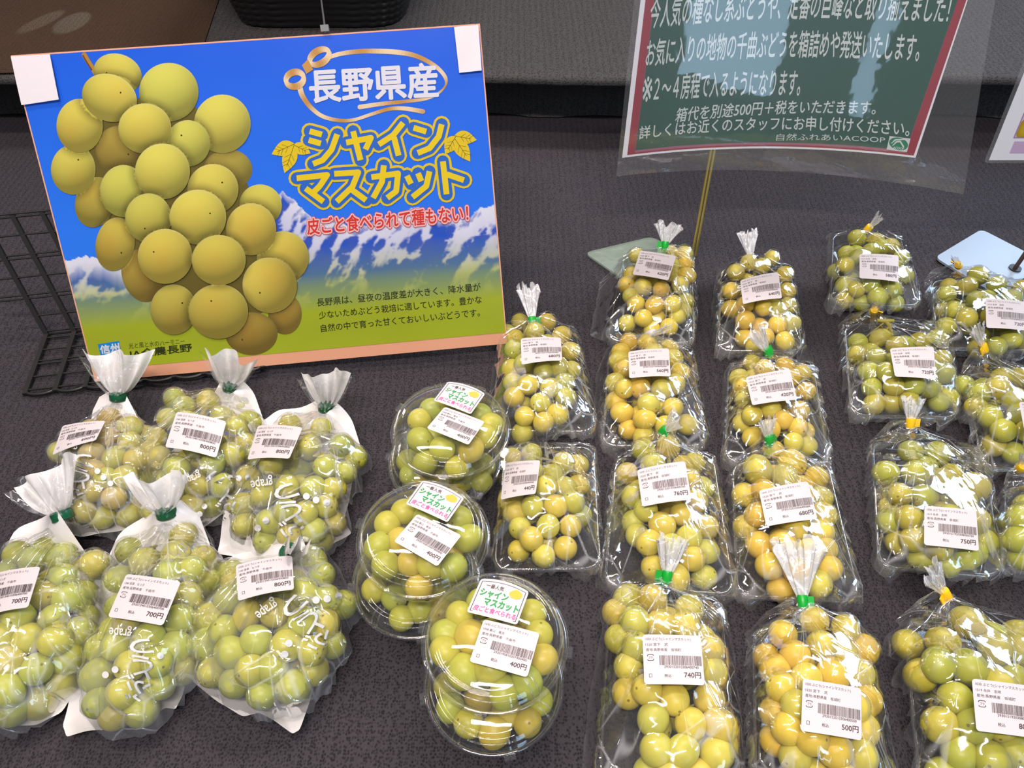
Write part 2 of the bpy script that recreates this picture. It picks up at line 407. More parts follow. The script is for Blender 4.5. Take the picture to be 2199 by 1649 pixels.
PN = np.cross(PD, PR); PN /= np.linalg.norm(PN)
if np.dot(PN, CAMP - PO) < 0: PN = -PN
ur, ud = PR / np.linalg.norm(PR), PD / np.linalg.norm(PD)
LAY = .00007
def pst(px, py, layer=0): return hit(px, py, PO, PN) + PN * LAY * layer

def poster():
    c = PO + PR * .5 + PD
    t = thing('poster_board', (c[0], c[1], .004), 'large blue poster of green grapes on a board leaning on the wire rack', 'poster')
    b = MB(); th = .005
    w, h = np.linalg.norm(PR) / 2, np.linalg.norm(PD) / 2
    ext = .0125
    ctr = PO + PR / 2 + PD / 2 + ud * ext / 2 + PN * (-th / 2 - .0004)
    b.box(ctr, ur * (w + .0015), ud * (h + ext / 2 + .0015), PN * th / 2); b.build('backing_board', M['board_edge'], t)
    # printed sheet: sky, snowy mountains, meadow
    nu, nv = 420, 300
    U, V = np.meshgrid(np.linspace(0, 1, nu), np.linspace(0, 1, nv))
    X3 = PO + U[..., None] * PR + V[..., None] * PD
    Q = (X3 - CAMP) @ RM; px = CX + F_PX * Q[..., 0] / -Q[..., 2]; py = CY - F_PX * Q[..., 1] / -Q[..., 2]
    def vnoise(x, y, seed):
        r = np.random.default_rng(seed); T = r.random((64, 64)); xi = np.floor(x).astype(int); yi = np.floor(y).astype(int)
        fx, fy = x - xi, y - yi; fx = fx * fx * (3 - 2 * fx); fy = fy * fy * (3 - 2 * fy)
        g = lambda i, j: T[i % 64, j % 64]
        return (g(xi, yi) * (1 - fx) + g(xi + 1, yi) * fx) * (1 - fy) + (g(xi, yi + 1) * (1 - fx) + g(xi + 1, yi + 1) * fx) * fy
    def ridged(x, y, sc, seed):
        s = 0; a = 1
        for k in range(4):
            s = s + a * (1 - np.abs(2 * vnoise(x / sc, y / sc, seed + k) - 1)); a *= .55; sc /= 2.0
        return s / 2.0
    rx = [140, 160, 200, 235, 270, 330, 400, 500, 560, 590, 607, 640, 680, 720, 760, 800, 850, 900, 955, 1000, 1035, 1070, 1100]
    ry = [560, 553, 548, 560, 585, 592, 600, 570, 475, 432, 408, 440, 478, 466, 492, 474, 462, 448, 476, 470, 446, 432, 425]
    ridge = np.interp(px, rx, ry) + 8 * (vnoise(px / 14, py * 0, 3) - .5) + 6 * (vnoise(px / 6, py * 0, 9) - .5)
    d = py + .075 * px
    def mix(a, b, k): return a * (1 - k[..., None]) + b * k[..., None]
    sky = mix(s2l((22, 92, 226)) * np.ones(3), s2l((44, 124, 246)) * np.ones(3), np.clip((py - 60) / 480, 0, 1))
    rn = ridged(px + .5 * py, py * .7, 46, 11); depth = np.clip((py - ridge) / 130, 0, 1)
    snow = np.clip((rn - (.56 + .16 * depth)) * 11, 0, 1) * (1 - .45 * depth)
    snow = np.maximum(snow, np.clip(1 - (py - ridge) / 16, 0, 1) * .75)
    snow = np.where(px < 320, np.maximum(snow, np.clip(1.35 - (py - ridge) / 36, 0, 1)), snow)
    rock = mix(s2l((34, 84, 196)) * np.ones(3), s2l((62, 88, 186)) * np.ones(3), vnoise(px / 18, py / 18, 21))
    mtn = mix(rock, s2l((226, 226, 240)) * np.ones(3), snow)
    c = np.where((py > ridge)[..., None], mtn, sky)
    m1 = np.clip((d - 578) / 85, 0, 1); m2 = np.clip((d - 640) / 80, 0, 1)
    streak = np.clip((rn - .66) * 6, 0, 1) * (1 - m2)
    c = mix(c, mix(s2l((98, 132, 120)) * np.ones(3), s2l((196, 200, 90)) * np.ones(3), streak), m1 * .85)
    c = mix(c, s2l((164, 178, 38)) * np.ones(3), m2); c = mix(c, s2l((176, 194, 40)) * np.ones(3), np.clip((d - 760) / 80, 0, 1))
    b = MB(); b.grid(X3, col=c.reshape(-1, 3)); sh = b.build('poster_sheet', M['poster_print'], t, colors=True)
    # printed grape bunch
    pr = Print(pst)
    G = [(490, 364, 52, 44, 0, .55), (255, 322, 50, 52, 0, .42), (253, 158, 53, 42, 20, .9), (612, 674, 36, 44, 0, .55), (305, 592, 42, 58, -20, .45), (540, 716, 56, 46, 0, .40), (560, 440, 46, 44, 20, .85),
         (205, 434, 43, 55, 15, .6), (158, 364, 48, 54, 0, .85), (248, 524, 42, 58, 10, .7), (363, 198, 64, 63, 0, .9), (478, 266, 61, 63, 0, .95), (172, 270, 50, 58, 0, .9), (236, 210, 61, 50, 25, .95),
         (404, 308, 48, 50, 0, .85), (312, 276, 57, 54, 0, .97), (266, 410, 50, 56, 0, .8), (458, 406, 55, 54, 0, .95), (608, 552, 56, 56, 0, .85), (350, 368, 59, 60, 0, 1.0), (320, 468, 50, 53, 0, .8),
         (540, 492, 54, 56, 0, .9), (374, 664, 50, 54, 0, .6), (426, 466, 61, 59, 0, 1.0), (356, 550, 59, 59, 0, .9), (580, 612, 58, 60, -30, .85), (470, 668, 64, 59, 0, .72), (471, 558, 58, 54, 0, .85)]
    pr.poly([(200, 240), (300, 210), (420, 230), (500, 300), (560, 480), (600, 640), (540, 690), (420, 690), (320, 620), (250, 520), (190, 400), (170, 300)], s2l((104, 92, 36)), 1)
    gold, lime = s2l((208, 164, 62)), s2l((204, 200, 88)); hi = s2l((236, 230, 150)); dk = s2l((96, 86, 38)); brown = s2l((158, 118, 52))
    for k, (cx, cy, a, b_, rot, tone) in enumerate(G):
        rg = random.Random(k * 3 + 1); n, m = 44, 12; ca, sa = math.cos(math.radians(rot)), math.sin(math.radians(rot))
        an = np.linspace(0, 2 * math.pi, n, endpoint=False); pts = []; cols = []
        warm = rg.random() * .5 + (cy > 480) * .6 + (cx < 260) * .25
        wx, wy = rg.uniform(-.5, .3), rg.uniform(-.3, .5)
        for i in range(m + 1):
            r = i / m
            for q in an:
                x, y = r * math.cos(q), r * math.sin(q)
                X, Y = x * a, y * b_; pts.append((cx + X * ca - Y * sa, cy + X * sa + Y * ca))
                nz = math.sqrt(max(0, 1 - r * r)); lam = max(0, -.22 * x - .72 * y + .66 * nz); lit = lam
                base = lime * (1 - .5 * warm) + gold * .5 * warm
                wr = math.exp(-((x - wx) ** 2 + (y - wy) ** 2) / .3); base = base * (1 - .55 * wr * min(1, warm)) + gold * .55 * wr * min(1, warm)
                cc = base * (.50 + .82 * lam) * (.30 + .70 * tone)
                rim = max(0, r - .88) / .12 * max(0, .35 - y); cc = cc * (1 - .35 * rim) + hi * .35 * tone * rim
                cc = cc + dk * .05 * max(0, y)
                sx, sy = pts[-1]; oc = 1.0
                for (ox, oy, oa, ob, orr, ot) in G[k + 1:]:
                    dd = math.hypot((sx - ox) / (oa + 1e-6), (sy - oy) / ob)
                    if 1 <= dd < 1.32: oc *= .42 + .58 * ((dd - 1) / .32) ** .7
                cc = cc * oc
                if tone < .6: cc = cc * .6 + brown * .40 * (.45 + .6 * lit)
                cols.append(np.clip(cc, 0, 1))
        fs = [[i * n + j, i * n + (j + 1) % n, (i + 1) * n + (j + 1) % n, (i + 1) * n + j] for i in range(m) for j in range(n)]
        pr.put(pts, fs, np.array(cols), 2 + k)
        if rg.random() < .6:
            q = rg.uniform(0, 6); sx, sy = cx + .45 * a * math.cos(q), cy + .45 * b_ * math.sin(q)
            pr.poly([(sx + 2 * math.cos(z), sy + 2 * math.sin(z)) for z in (0, 1, 2, 3, 4, 5)], s2l((70, 50, 20)), 3 + k)
    pr.stroke([(181, 118), (190, 133), (200, 148), (207, 158)], [11, 10, 10, 12], s2l((184, 132, 50)), 3)
    pr.stroke([(178, 119), (188, 136), (197, 150)], [3, 3, 3], s2l((104, 66, 24)), 4)
    pr.build('grape_picture', sh, M['poster_print'])
    # gold ribbon with bow
    pr = Print(pst); z = lambda L: [(x / 3.1414 + 550, y / 3.1414) for x, y in L]
    def gold_cols(n, f=1.3, p=0):
        return np.array([s2l((206, 150, 72)) * (1 - k) + s2l((250, 222, 180)) * k for k in (.5 + .5 * np.sin(np.arange(n) * f + p))])
    def spline(L, n=6):
        L = [np.array(q, float) for q in L]; out = []
        for i in range(len(L) - 1):
            p0, p1, p2, p3 = L[max(i - 1, 0)], L[i], L[i + 1], L[min(i + 2, len(L) - 1)]
            for k in range(n):
                t = k / n; out.append(.5 * ((2 * p1) + (-p0 + p2) * t + (2 * p0 - 5 * p1 + 4 * p2 - p3) * t * t + (-p0 + 3 * p1 - 3 * p2 + p3) * t ** 3))
        return out + [L[-1]]
    A = spline(z([(470, 395), (560, 365), (680, 348), (800, 345), (950, 352), (1080, 378), (1200, 440), (1270, 510), (1280, 570), (1235, 625), (1150, 665), (1000, 685), (850, 700), (700, 722)]))
    pr.stroke(A, np.interp(np.linspace(0, 1, len(A)), [0, .3, .55, .63, .8, 1], [9, 11, 8, 4, 7, 10]), gold_cols(len(A), .35), 2)
    B = spline(z([(295, 590), (315, 650), (370, 725), (450, 785), (560, 812), (660, 808), (780, 770), (900, 735), (1000, 732), (1125, 752)]))
    pr.stroke(B, np.interp(np.linspace(0, 1, len(B)), [0, .3, .6, 1], [12, 9, 7, 10]), gold_cols(len(B), .4, 1), 3)
    for cx, cy, a, b_, rot in ((428, 385, 92, 55, -32), (262, 535, 78, 62, -18)):
        C = []; 
        for q in np.linspace(0, 2 * math.pi, 25): C.append((cx + a * .78 * math.cos(q) * math.cos(math.radians(rot)) - b_ * .78 * math.sin(q) * math.sin(math.radians(rot)), cy + a * .78 * math.cos(q) * math.sin(math.radians(rot)) + b_ * .78 * math.sin(q) * math.cos(math.radians(rot))))
        pr.stroke(z(C), [9 + 6 * abs(math.sin(i * .26)) for i in range(25)], gold_cols(25, .6), 4)
    pr.poly(z([(310, 440), (350, 400), (385, 470), (340, 500)]), s2l((214, 156, 76)), 5)
    pr.text('長野県産', [(663, 151), (936, 135), (941, 208), (668, 221)], s2l((238, 236, 246)), 6, .03)
    pr.build('ribbon_heading', sh)
    # big title drawn as pen strokes: yellow border, blue line, yellow letter
    S = [[(362, 885), (445, 908)], [(356, 945), (438, 968)], [(385, 1105), (450, 1080), (510, 1010), (548, 905)],
         [(608, 962), (775, 930), (738, 1008)], [(655, 885), (705, 1080)], [(992, 828), (925, 912), (828, 975)], [(930, 925), (962, 1050)],
         [(1062, 862), (1148, 888)], [(1090, 1032), (1170, 1000), (1232, 920), (1252, 838)],
         [(275, 1202), (480, 1180), (430, 1255), (385, 1300)], [(335, 1270), (455, 1360)], [(528, 1172), (690, 1162), (650, 1260), (545, 1360)], [(640, 1275), (742, 1350)],
         [(778, 1195), (958, 1170), (945, 1290), (885, 1335)], [(862, 1115), (850, 1225), (790, 1335)], [(1018, 1185), (1045, 1240)], [(1092, 1168), (1115, 1222)], [(1170, 1155), (1148, 1255), (1055, 1330)],
         [(1260, 1088), (1285, 1310)], [(1285, 1175), (1402, 1215)]]
    S = [z(q) for q in S]; pr = Print(pst); Y = s2l((238, 206, 30))
    for q in S: pr.stroke(q, 36, Y, 8)
    leaf = lambda p, q, w: [(p[0] + (q[0] - p[0]) * t - (q[1] - p[1]) * w * math.sin(math.pi * t ** .8) * sg, p[1] + (q[1] - p[1]) * t + (q[0] - p[0]) * w * math.sin(math.pi * t ** .8) * sg) for sg, ts in ((1, np.linspace(0, 1, 9)), (-1, np.linspace(1, 0, 9)[1:-1])) for t in ts]
    for p, q, w in (((262, 970), (105, 1040), .30), ((255, 985), (192, 1168), .26), ((250, 975), (368, 1035), .32), ((1335, 915), (1488, 945), .30), ((1340, 935), (1445, 1090), .26), ((1350, 915), (1275, 1040), .32)):
        pr.poly(z(leaf(p, q, w)), Y, 8)
        pr.stroke(z([p, (.25 * p[0] + .75 * q[0], .25 * p[1] + .75 * q[1])]), 1.0, s2l((96, 84, 20)), 9)
        for k in (.3, .5, .65):
            c = (p[0] + (q[0] - p[0]) * k, p[1] + (q[1] - p[1]) * k); e = (q[0] - p[0]) * .18, (q[1] - p[1]) * .18
            for sg in (1, -1): pr.stroke(z([c, (c[0] + e[0] - sg * e[1], c[1] + e[1] + sg * e[0])]), .7, s2l((96, 84, 20)), 9)
    for q in S: pr.stroke(q, 26, s2l((42, 108, 208)), 10)
    for q in S: pr.stroke(q, 12.5, s2l((246, 214, 24)), 12, cap=False)
    pr.build('title_lettering', sh)
    pr = Print(pst); q = [(659, 470), (1004, 440), (1006, 474), (661, 504)]
    st = '皮ごと食べられて種もない！'
    for off, col, l in ((.15, s2l((232, 90, 92)), 13), (.11, s2l((250, 204, 206)), 14.5)):
        e = 0; pr.text(st, [(q[0][0] - e, q[0][1] - e), (q[1][0] + e, q[1][1] - e), (q[2][0] + e, q[2][1] + e), (q[3][0] - e, q[3][1] + e)], col, l, off)
    pr.text(st, q, s2l((226, 54, 38)), 16, .022); pr.build('slogan_lettering', sh)
    pr = Print(pst); K = s2l((34, 40, 22))
    pr.text('長野県は、昼夜の温度差が大きく、降水量が', [(680, 641), (1031, 607), (1033, 624), (681, 658)], K, 3, .006)
    pr.text('少ないためぶどう栽培に適しています。豊かな', [(684, 669), (1033, 634), (1035, 651), (686, 685)], K, 3, .006)
    pr.text('自然の中で育った甘くておいしいぶどうです。', [(688, 697), (1029, 662), (1031, 679), (690, 713)], K, 3, .006)
    pr.build('caption_lettering', sh)
    pr = Print(pst)
    pr.poly([(210, 739), (256, 732), (265, 780), (222, 786)], s2l((22, 148, 236)), 3)
    pr.text('信州', [(214, 742), (255, 736), (258, 755), (217, 760)], s2l((240, 244, 250)), 4, .03)
    for k in range(3): pr.poly([(230 + k * 11.5, 763 - k * 1.4), (239.5 + k * 11.5, 778 - k * 1.3), (222.5 + k * 11.5, 781 - k * 1.3)], s2l((240, 244, 250)), 4 + k % 2)
    pr.text('光と風と水のハーモニー', [(276, 737), (396, 726), (397, 738), (277, 749)], s2l((70, 78, 24)), 3)
    pr.text('JA全農長野', [(275, 752), (411, 737), (413, 757), (277, 773)], s2l((52, 58, 22)), 3, .02)
    pr.build('grower_logo', sh)
    for q in ([(27, 122), (110, 117), (130, 214), (50, 226)], [(975, 59), (1027, 54), (1034, 152), (986, 157)]):
        b = MB(); F = [pst(x, y, 44) for x, y in q]; B_ = [p + PN * .0003 for p in F]
        n = 6; g = [[(F[0] * (1 - u) + F[1] * u) * (1 - v) + (F[3] * (1 - u) + F[2] * u) * v + PN * (.0006 + .0004 * math.sin(5 * u + 3 * v)) for u in np.linspace(0, 1, n)] for v in np.linspace(0, 1, n)]
        b.grid(g); b.grid(np.array(g)[::-1] - PN * .0005); b.build('corner_tape', M['tape_white'], t)
poster()

def cord():
    c0 = pst(702, 66) - PN * .004; up = P(692, -60, RZ + .16)
    p1 = hit(699, 68, PO, PN) + PN * .001
    t = thing('hanging_wire', p1, 'thin grey wire clipped to the top edge of the grape poster', 'wire')
    e = hit(688, -14, np.array([0, 1.30, 0]), np.array([0, 1.0, 0])); e2 = hit(682, -80, np.array([0, 1.40, 0]), np.array([0, 1.0, 0]))
    b = MB(); b.tube([p1, p1 * .7 + e * .3, e, e2], .0012, 8); b.build('wire', M['steel_wire'], t)
    b = MB(); b.box(p1 - ud * .003, ur * .0042, ud * .0032, PN * .0035); b.build('clip', M['steel_wire'], t)
cord()

def rack():
    """black wire grid stand: a grid back parallel to the poster and a grid foot"""
    O = P(97, 720, .008); hp = lambda x, y: hit(x, y, O, PN)
    ex = hp(165, 628) - hp(60, 639); ex /= np.linalg.norm(ex); step = np.linalg.norm(hp(157, 711) - O) ; upA = hp(22, 460) - hp(157, 711); H = np.linalg.norm(upA); upv = upA / H
    f = P(48, 847, .006) - O; f[2] = -.004
    t = thing('wire_rack', O * [1, 1, 0] + ex * .24, 'black wire grid rack standing behind and under the grape poster', 'rack')
    n = 9; b = MB(); O = O - PN * .004
    for k in range(n):
        p = O + ex * step * k; b.box(p + upv * H / 2, ex * .0028, upv * H / 2, PN * .002)
    for s in (0.0, .03, .17, .32, .35, .50, .65, .68, .84, .985, 1.01): b.tube([O + upv * H * s - ex * step * 1.2 * (s > .3), O + upv * H * s + ex * step * (n - 1)], .0012, 6)
    b.build('grid_back', M['black_plastic'], t)
    b = MB()
    for k in range(n):
        p = O + ex * step * k; b.box(p + f / 2, ex * .0028, f / 2, np.array([0, 0, .002]))
    for s in (0, .06, .27, .46, .51, .72, .93): b.tube([O + f * s, O + f * s + ex * step * (n - 1)], .0012, 6)
    W_ = []
    for i in range((n - 1) * 12 + 1):
        u = i / 12; W_.append(O + ex * step * u + f * (.95 + .07 * abs(math.sin(math.pi * u)) ** .5))
    b.tube(W_, .0022, 6); b.build('grid_foot', M['black_plastic'], t)
rack()

# ------------------------------------------------------------------ laminated notices on their stick stands
TILT = math.radians(8)
def curved(Y0, x0, x1, bow):
    def fn(px, py, layer=0):
        n = np.array([0, math.cos(TILT), -math.sin(TILT)]); p = hit(px, py, np.array([0, Y0, .16]), n); s = (p[0] - (x0 + x1) / 2) / ((x1 - x0) / 2)
        return p + np.array([0, bow * (1 - s * s) - .00009 * layer, 0])
    return fn
def notice():
    base = P(1492, 552); Y0 = base[1] - .003
    at = lambda px, py: hit(px, py, np.array([0, Y0, 0]), np.array([0, 1.0, 0]))
    xl, xr = at(1336, 339)[0], at(1966, 339)[0]
    fn = curved(Y0, xl, xr, .022)
    t = thing('hanging_notice', at(1545, 372) + [0, 0.02, 0], 'laminated dark green notice with red border and white lettering', 'sign')
    def sheet(corn, mat_, name, par, layer, nx=36, ny=12, closed=True):
        q = np.array(corn, float); A = []
        for v in np.linspace(0, 1, ny):
            A.append([fn(*((q[0] * (1 - u) + q[1] * u) * (1 - v) + (q[3] * (1 - u) + q[2] * u) * v), layer) for u in np.linspace(0, 1, nx)])
        b = MB(); b.grid(A)
        if closed: b.grid(np.array(A)[::-1] + [0, .0006, 0])
        return b.build(name, mat_, par)
    top = -175
    ex = lambda x, y, x2, y2: x + (x2 - x) / (y2 - y) * (top - y)   # carry an edge on above the picture
    TLx, TRx = ex(1336, 339, 1376, 0), ex(1966, 339, 2079, 0)
    film = sheet([(ex(1323, 374, 1363, 0), top - 30), (ex(2056, 396, 2134, 0), top - 30), (2056, 398), (1323, 376)], M['gloss_laminate'], 'laminate', t, 14, closed=False)
    card = sheet([(TLx, top), (TRx, top), (1966, 339), (1336, 339)], M['sheet_white'], 'printed_card', t, 0)
    def inner(d):
        return [(TLx + 10 * d, top + 8), (TRx - 4 * d, top + 8), (1966 - 3.5 * d, 339 - 4.5 * d * .9), (1336 + 11 * d, 339 - 4.5 * d)]
    def grid_print(pr, corn, col, layer, nx=30):
        q = np.array(corn, float); ab = []
        for v in (0, .5, 1):
            for u in np.linspace(0, 1, nx): ab.append((q[0] * (1 - u) + q[1] * u) * (1 - v) + (q[3] * (1 - u) + q[2] * u) * v)
        fs = [[i * nx + j, i * nx + j + 1, (i + 1) * nx + j + 1, (i + 1) * nx + j] for i in range(2) for j in range(nx - 1)]
        pr.put(ab, fs, col, layer)
    pr = Print(fn)
    grid_print(pr, inner(1), s2l((160, 30, 48)), 1)
    grid_print(pr, [(TLx + 29, top + 20), (TRx - 24, top + 20), (1946, 331), (1364, 331)], s2l((170, 96, 130)), 2)
    grid_print(pr, [(TLx + 30, top + 20), (TRx - 24, top + 20), (1947, 326), (1365, 326)], s2l((22, 78, 60)), 3)
    pr.build('border_print', card, M['poster_print'])
    pr = Print(fn); w = s2l((232, 240, 236)); o = .004
    pr.text('今人気の種なし系ぶどうや、定番の巨峰など取り揃えました！', [(1401, -2), (2050, -8), (2036, 54), (1394, 65)], w, 5, .012)
    pr.text('お気に入りの地物の千曲ぶどうを箱詰めや発送いたします。', [(1392, 88), (1986, 80), (1976, 139), (1386, 147)], w, 5, .012)
    pr.text('※', [(1383, 168), (1404, 168), (1400, 223), (1378, 223)], w, 5); pr.text('２～４房程で入るようになります。', [(1409, 169), (1734, 168), (1726, 225), (1404, 224)], w, 5, .012)
    pr.text('箱代を別途500円＋税をいただきます。', [(1459, 243), (1890, 228), (1886, 257), (1452, 274)], w, 5, .012)
    pr.text('詳しくはお近くのスタッフにお申し付けください。', [(1375, 275), (1957, 265), (1954, 296), (1373, 303)], w, 5, .012)
    pr.text('自然ふれあいACOOP', [(1677, 307), (1906, 301), (1905, 315), (1675, 322)], w, 5)
    pr.build('notice_lettering', card)
    pr = Print(fn); pr.poly([(1915, 299), (1957, 300), (1949, 329), (1908, 328)], s2l((236, 240, 240)), 5)
    cc = np.array([(1932.5 + 19 * math.cos(a) + 1.0 * math.sin(a), 313.5 + 13.2 * math.sin(a)) for a in np.linspace(0, 2 * math.pi, 28, endpoint=False)])
    pr.poly(cc, s2l((18, 140, 92)), 6)
    pr.stroke([(1918, 314), (1926, 306), (1938, 304), (1946, 303)], [1, 3, 2.4, 1], s2l((240, 244, 244)), 7)
    pr.stroke([(1920, 319), (1928, 310), (1936, 308), (1942, 318)], [1, 3, 3, 3.4], s2l((240, 244, 244)), 7)
    pr.text('ACOOP', [(1922, 320), (1944, 320), (1942, 325), (1921, 325)], s2l((240, 244, 244)), 7, .02)
    pr.build('shop_logo', card)
    # stand: clear base and twin brass-coloured sticks
    s = thing('notice_stand', P(1400, 560), 'clear base with thin brass-coloured stick holding the green notice', 'sign stand')
    c = [P(1256, 542, .004), P(1398, 508, .004), P(1500, 555, .004), P(1340, 600, .004)]
    plate(s, c, M['acrylic'], 'base_plate')
    b = MB(); p0 = P(1490, 556); z1 = at(1545, 300)[2]
    for dx in (-.0022, .0022): b.tube([p0 + [dx, .004, .003], np.array([p0[0] + dx, p0[1] + .026, z1])], .0019, 8)
    b.build('stick', M['brass_stick'], s)
def plate(par, c, m, name, th=.003):
    """flat sheet with rounded corners"""
    c = [np.array(q, float) for q in c]; r = rounded(c, .010); b = MB(); n = len(r); R = np.array(r)
    b.add(R, [list(range(n))], smooth=False); b.add(R - [0, 0, th], [list(range(n))[::-1]], smooth=False)
    b.grid(np.array([R - [0, 0, th], R]), closed=True); return b.build(name, m, par)
def rounded(c, rad, k=6):
    out = []; n = len(c)
    for i in range(n):
        p, a, d = c[i], c[i - 1], c[(i + 1) % n]
        u = (a - p) / np.linalg.norm(a - p); v = (d - p) / np.linalg.norm(d - p)
        s, e = p + u * rad, p + v * rad
        for j in range(k + 1):
            t = j / k; out.append((1 - t) ** 2 * s + 2 * t * (1 - t) * p + t * t * e)
    return out
notice()
def side_notice():
    base = P(2182, 584); Y0 = base[1] - .004
    at = lambda px, py: hit(px, py, np.array([0, Y0, 0]), np.array([0, 1.0, 0]))
    t = thing('hanging_notice', at(2200, 352), 'white laminated notice with yellow grape picture at the right photo edge', 'sign')
    p0 = at(2112, 350); e1 = at(2240, 350) - p0; e1 /= np.linalg.norm(e1); up = at(2200, 128) - p0; up /= np.linalg.norm(up)
    Q = lambda a, b_, l=0: p0 + e1 * a + up * b_ + np.array([0, -.0001 * l, 0])
    wd, ht = .21, .28
    b = MB(); r = rounded([Q(0, 0), Q(wd, 0), Q(wd, ht), Q(0, ht)], .006); b.add(r, [list(range(len(r)))], smooth=False); b.build('laminate', M['laminate'], t)
    b = MB(); b.add([Q(.005, .004, 2), Q(wd - .005, .004, 2), Q(wd - .005, ht - .004, 2), Q(.005, ht - .004, 2)], [[0, 1, 2, 3]], smooth=False)
    b.add([Q(.005, .004, 1), Q(.005, ht - .004, 1), Q(wd - .005, ht - .004, 1), Q(wd - .005, .004, 1)], [[0, 1, 2, 3]], smooth=False)
    card = b.build('printed_card', M['sheet_white'], t)
    pr = Print(lambda a, b_, l: Q(a, b_, 2 + l)); lil = s2l((196, 150, 200))
    pr.rect(.026, .013, wd - .02, .029, s2l((230, 196, 232)), 1)
    for x0, y0, x1, y1 in ((.023, .033, wd - .02, .0345), (.023, .033, .0245, ht - .02)): pr.rect(x0, y0, x1, y1, lil, 1)
    pr.rect(.0247, .0347, wd - .02, ht - .02, s2l((238, 222, 232)), 1)
    for k, (x, y, r) in enumerate(((.038, .046, .016), (.060, .050, .018), (.036, .074, .0145), (.058, .080, .017), (.044, .102, .0165), (.068, .106, .017), (.085, .06, .02), (.09, .09, .02), (.05, .13, .017), (.08, .135, .018), (.11, .08, .02))):
        an = np.linspace(0, 2 * math.pi, 24, endpoint=False); pts = [(x, y)]; cs = [s2l((236, 206, 60))]
        for f, c in ((.6, (226, 190, 40)), (1, (196, 160, 30))):
            for a in an: pts.append((max(.0247, x + f * r * math.cos(a)), max(.0347, y + f * r * math.sin(a)))); cs.append(s2l(c))
        fs = [[0, 1 + i, 1 + (i + 1) % 24] for i in range(24)] + [[1 + i, 25 + i, 25 + (i + 1) % 24, 1 + (i + 1) % 24] for i in range(24)]
        pr.put(pts, fs, np.array(cs), 2 + k)
    pr.build('grape_picture', card)
    s = thing('notice_stand', P(2110, 560), 'pale plastic base plate with a dark stick at the right edge of the table', 'sign stand')
    m = plain('pale_plate', s2l((146, 162, 180)), .3)
    c = [P(2008, 552, .004), P(2108, 492, .004), P(2240, 560, .004), P(2150, 640, .004)]
    plate(s, c, m, 'base_plate')
    b = MB(); q0 = P(2176, 582, .0); b.tube([q0 + [0, 0, .003], np.array([q0[0] + .012, q0[1] - .001, .30])], .0028, 8); b.build('stick', M['dark_stick'], s)
    b = MB(); b.tube([q0 + [0, 0, .0045], q0 + [0, 0, .0062]], .008, 18); b.build('stick_socket', M['black_plastic'], s)
side_notice()

# ------------------------------------------------------------------ grapes
def grape_meshes():
    out = []
    for k in range(5):
        r = random.Random(k); nseg, nr = 26, 18; el = [1.0, 1.05, 1.1, 1.02, 1.16][k]
        V = [(0, 0, el)]
        for i in range(1, nr):
            th = math.pi * i / nr
            for j in range(nseg):
                ph = 2 * math.pi * j / nseg; q = 1 + .018 * math.cos(2 * ph + k) * math.sin(th) + .012 * math.sin(3 * ph + 2 * k) * math.sin(th) ** 2
                V.append((q * math.sin(th) * math.cos(ph), q * math.sin(th) * math.sin(ph), el * math.cos(th) * (1 + .015 * math.cos(th))))
        V.append((0, 0, -el)); F = [[0, 1 + j, 1 + (j + 1) % nseg] for j in range(nseg)]
        for i in range(nr - 2):
            for j in range(nseg): F.append([1 + i * nseg + j, 1 + (i + 1) * nseg + j, 1 + (i + 1) * nseg + (j + 1) % nseg, 1 + i * nseg + (j + 1) % nseg])
        L = len(V) - 1; o = 1 + (nr - 2) * nseg
        F += [[o + (j + 1) % nseg, o + j, L] for j in range(nseg)]
        me = bpy.data.meshes.new('grape'); me.from_pydata(V, [], F); me.polygons.foreach_set('use_smooth', [True] * len(F)); me.materials.append(M['grape_skin']); me.update(); out.append(me)
    return out
GM = grape_meshes()
PAL = {'gold': [(226, 202, 72), (228, 198, 68), (220, 203, 76), (212, 200, 80), (226, 190, 68)],
       'lime': [(212, 200, 80), (204, 197, 80), (216, 197, 76), (198, 194, 82), (214, 192, 78)],
       'olive': [(184, 182, 58), (176, 178, 60), (190, 179, 56), (180, 183, 64), (192, 180, 62)],
       'green': [(182, 184, 66), (176, 178, 66), (186, 180, 62), (172, 177, 68), (188, 176, 66)],
       'brown': [(190, 168, 88), (180, 165, 76), (194, 167, 86), (176, 172, 68), (184, 176, 72)],
       'tub': [(190, 190, 70), (180, 187, 74), (198, 191, 70), (184, 186, 72), (208, 187, 74)]}
def place_grape(p, r, pal, rg, parent=None):
    o = bpy.data.objects.new('grape', rg.choice(GM)); COL.objects.link(o)
    if parent is not None: o.parent = parent
    o.location = Vector(np.asarray(p) - root_loc(parent)); o.scale = (r, r, r)
    d = Vector((rg.uniform(-1, 1), rg.uniform(-1, .4), rg.uniform(-.5, .9))); o.rotation_euler = d.to_track_quat('Z', 'Y').to_euler()
    c = s2l(rg.choice(PAL[pal])) * rg.uniform(.95, 1.05); o.color = (*c, 1)
    return o
def relax(C, R, floor_z, keep, it=10, slack=.86):
    C = np.array(C, float); R = np.array(R, float); C0 = C.copy()
    for _ in range(it):
        D = C[:, None] - C[None]; d = np.linalg.norm(D, axis=2) + 1e-9; np.fill_diagonal(d, 9)
        ov = np.clip((R[:, None] + R[None]) * slack - d, 0, None)
        C = C + (D / d[..., None] * ov[..., None] * .30).sum(1)
        C = C + (C0 - C) * np.array([.35, .35, .03]) * keep
        C[:, 2] = np.maximum(C[:, 2], floor_z + R * .98)
    return C
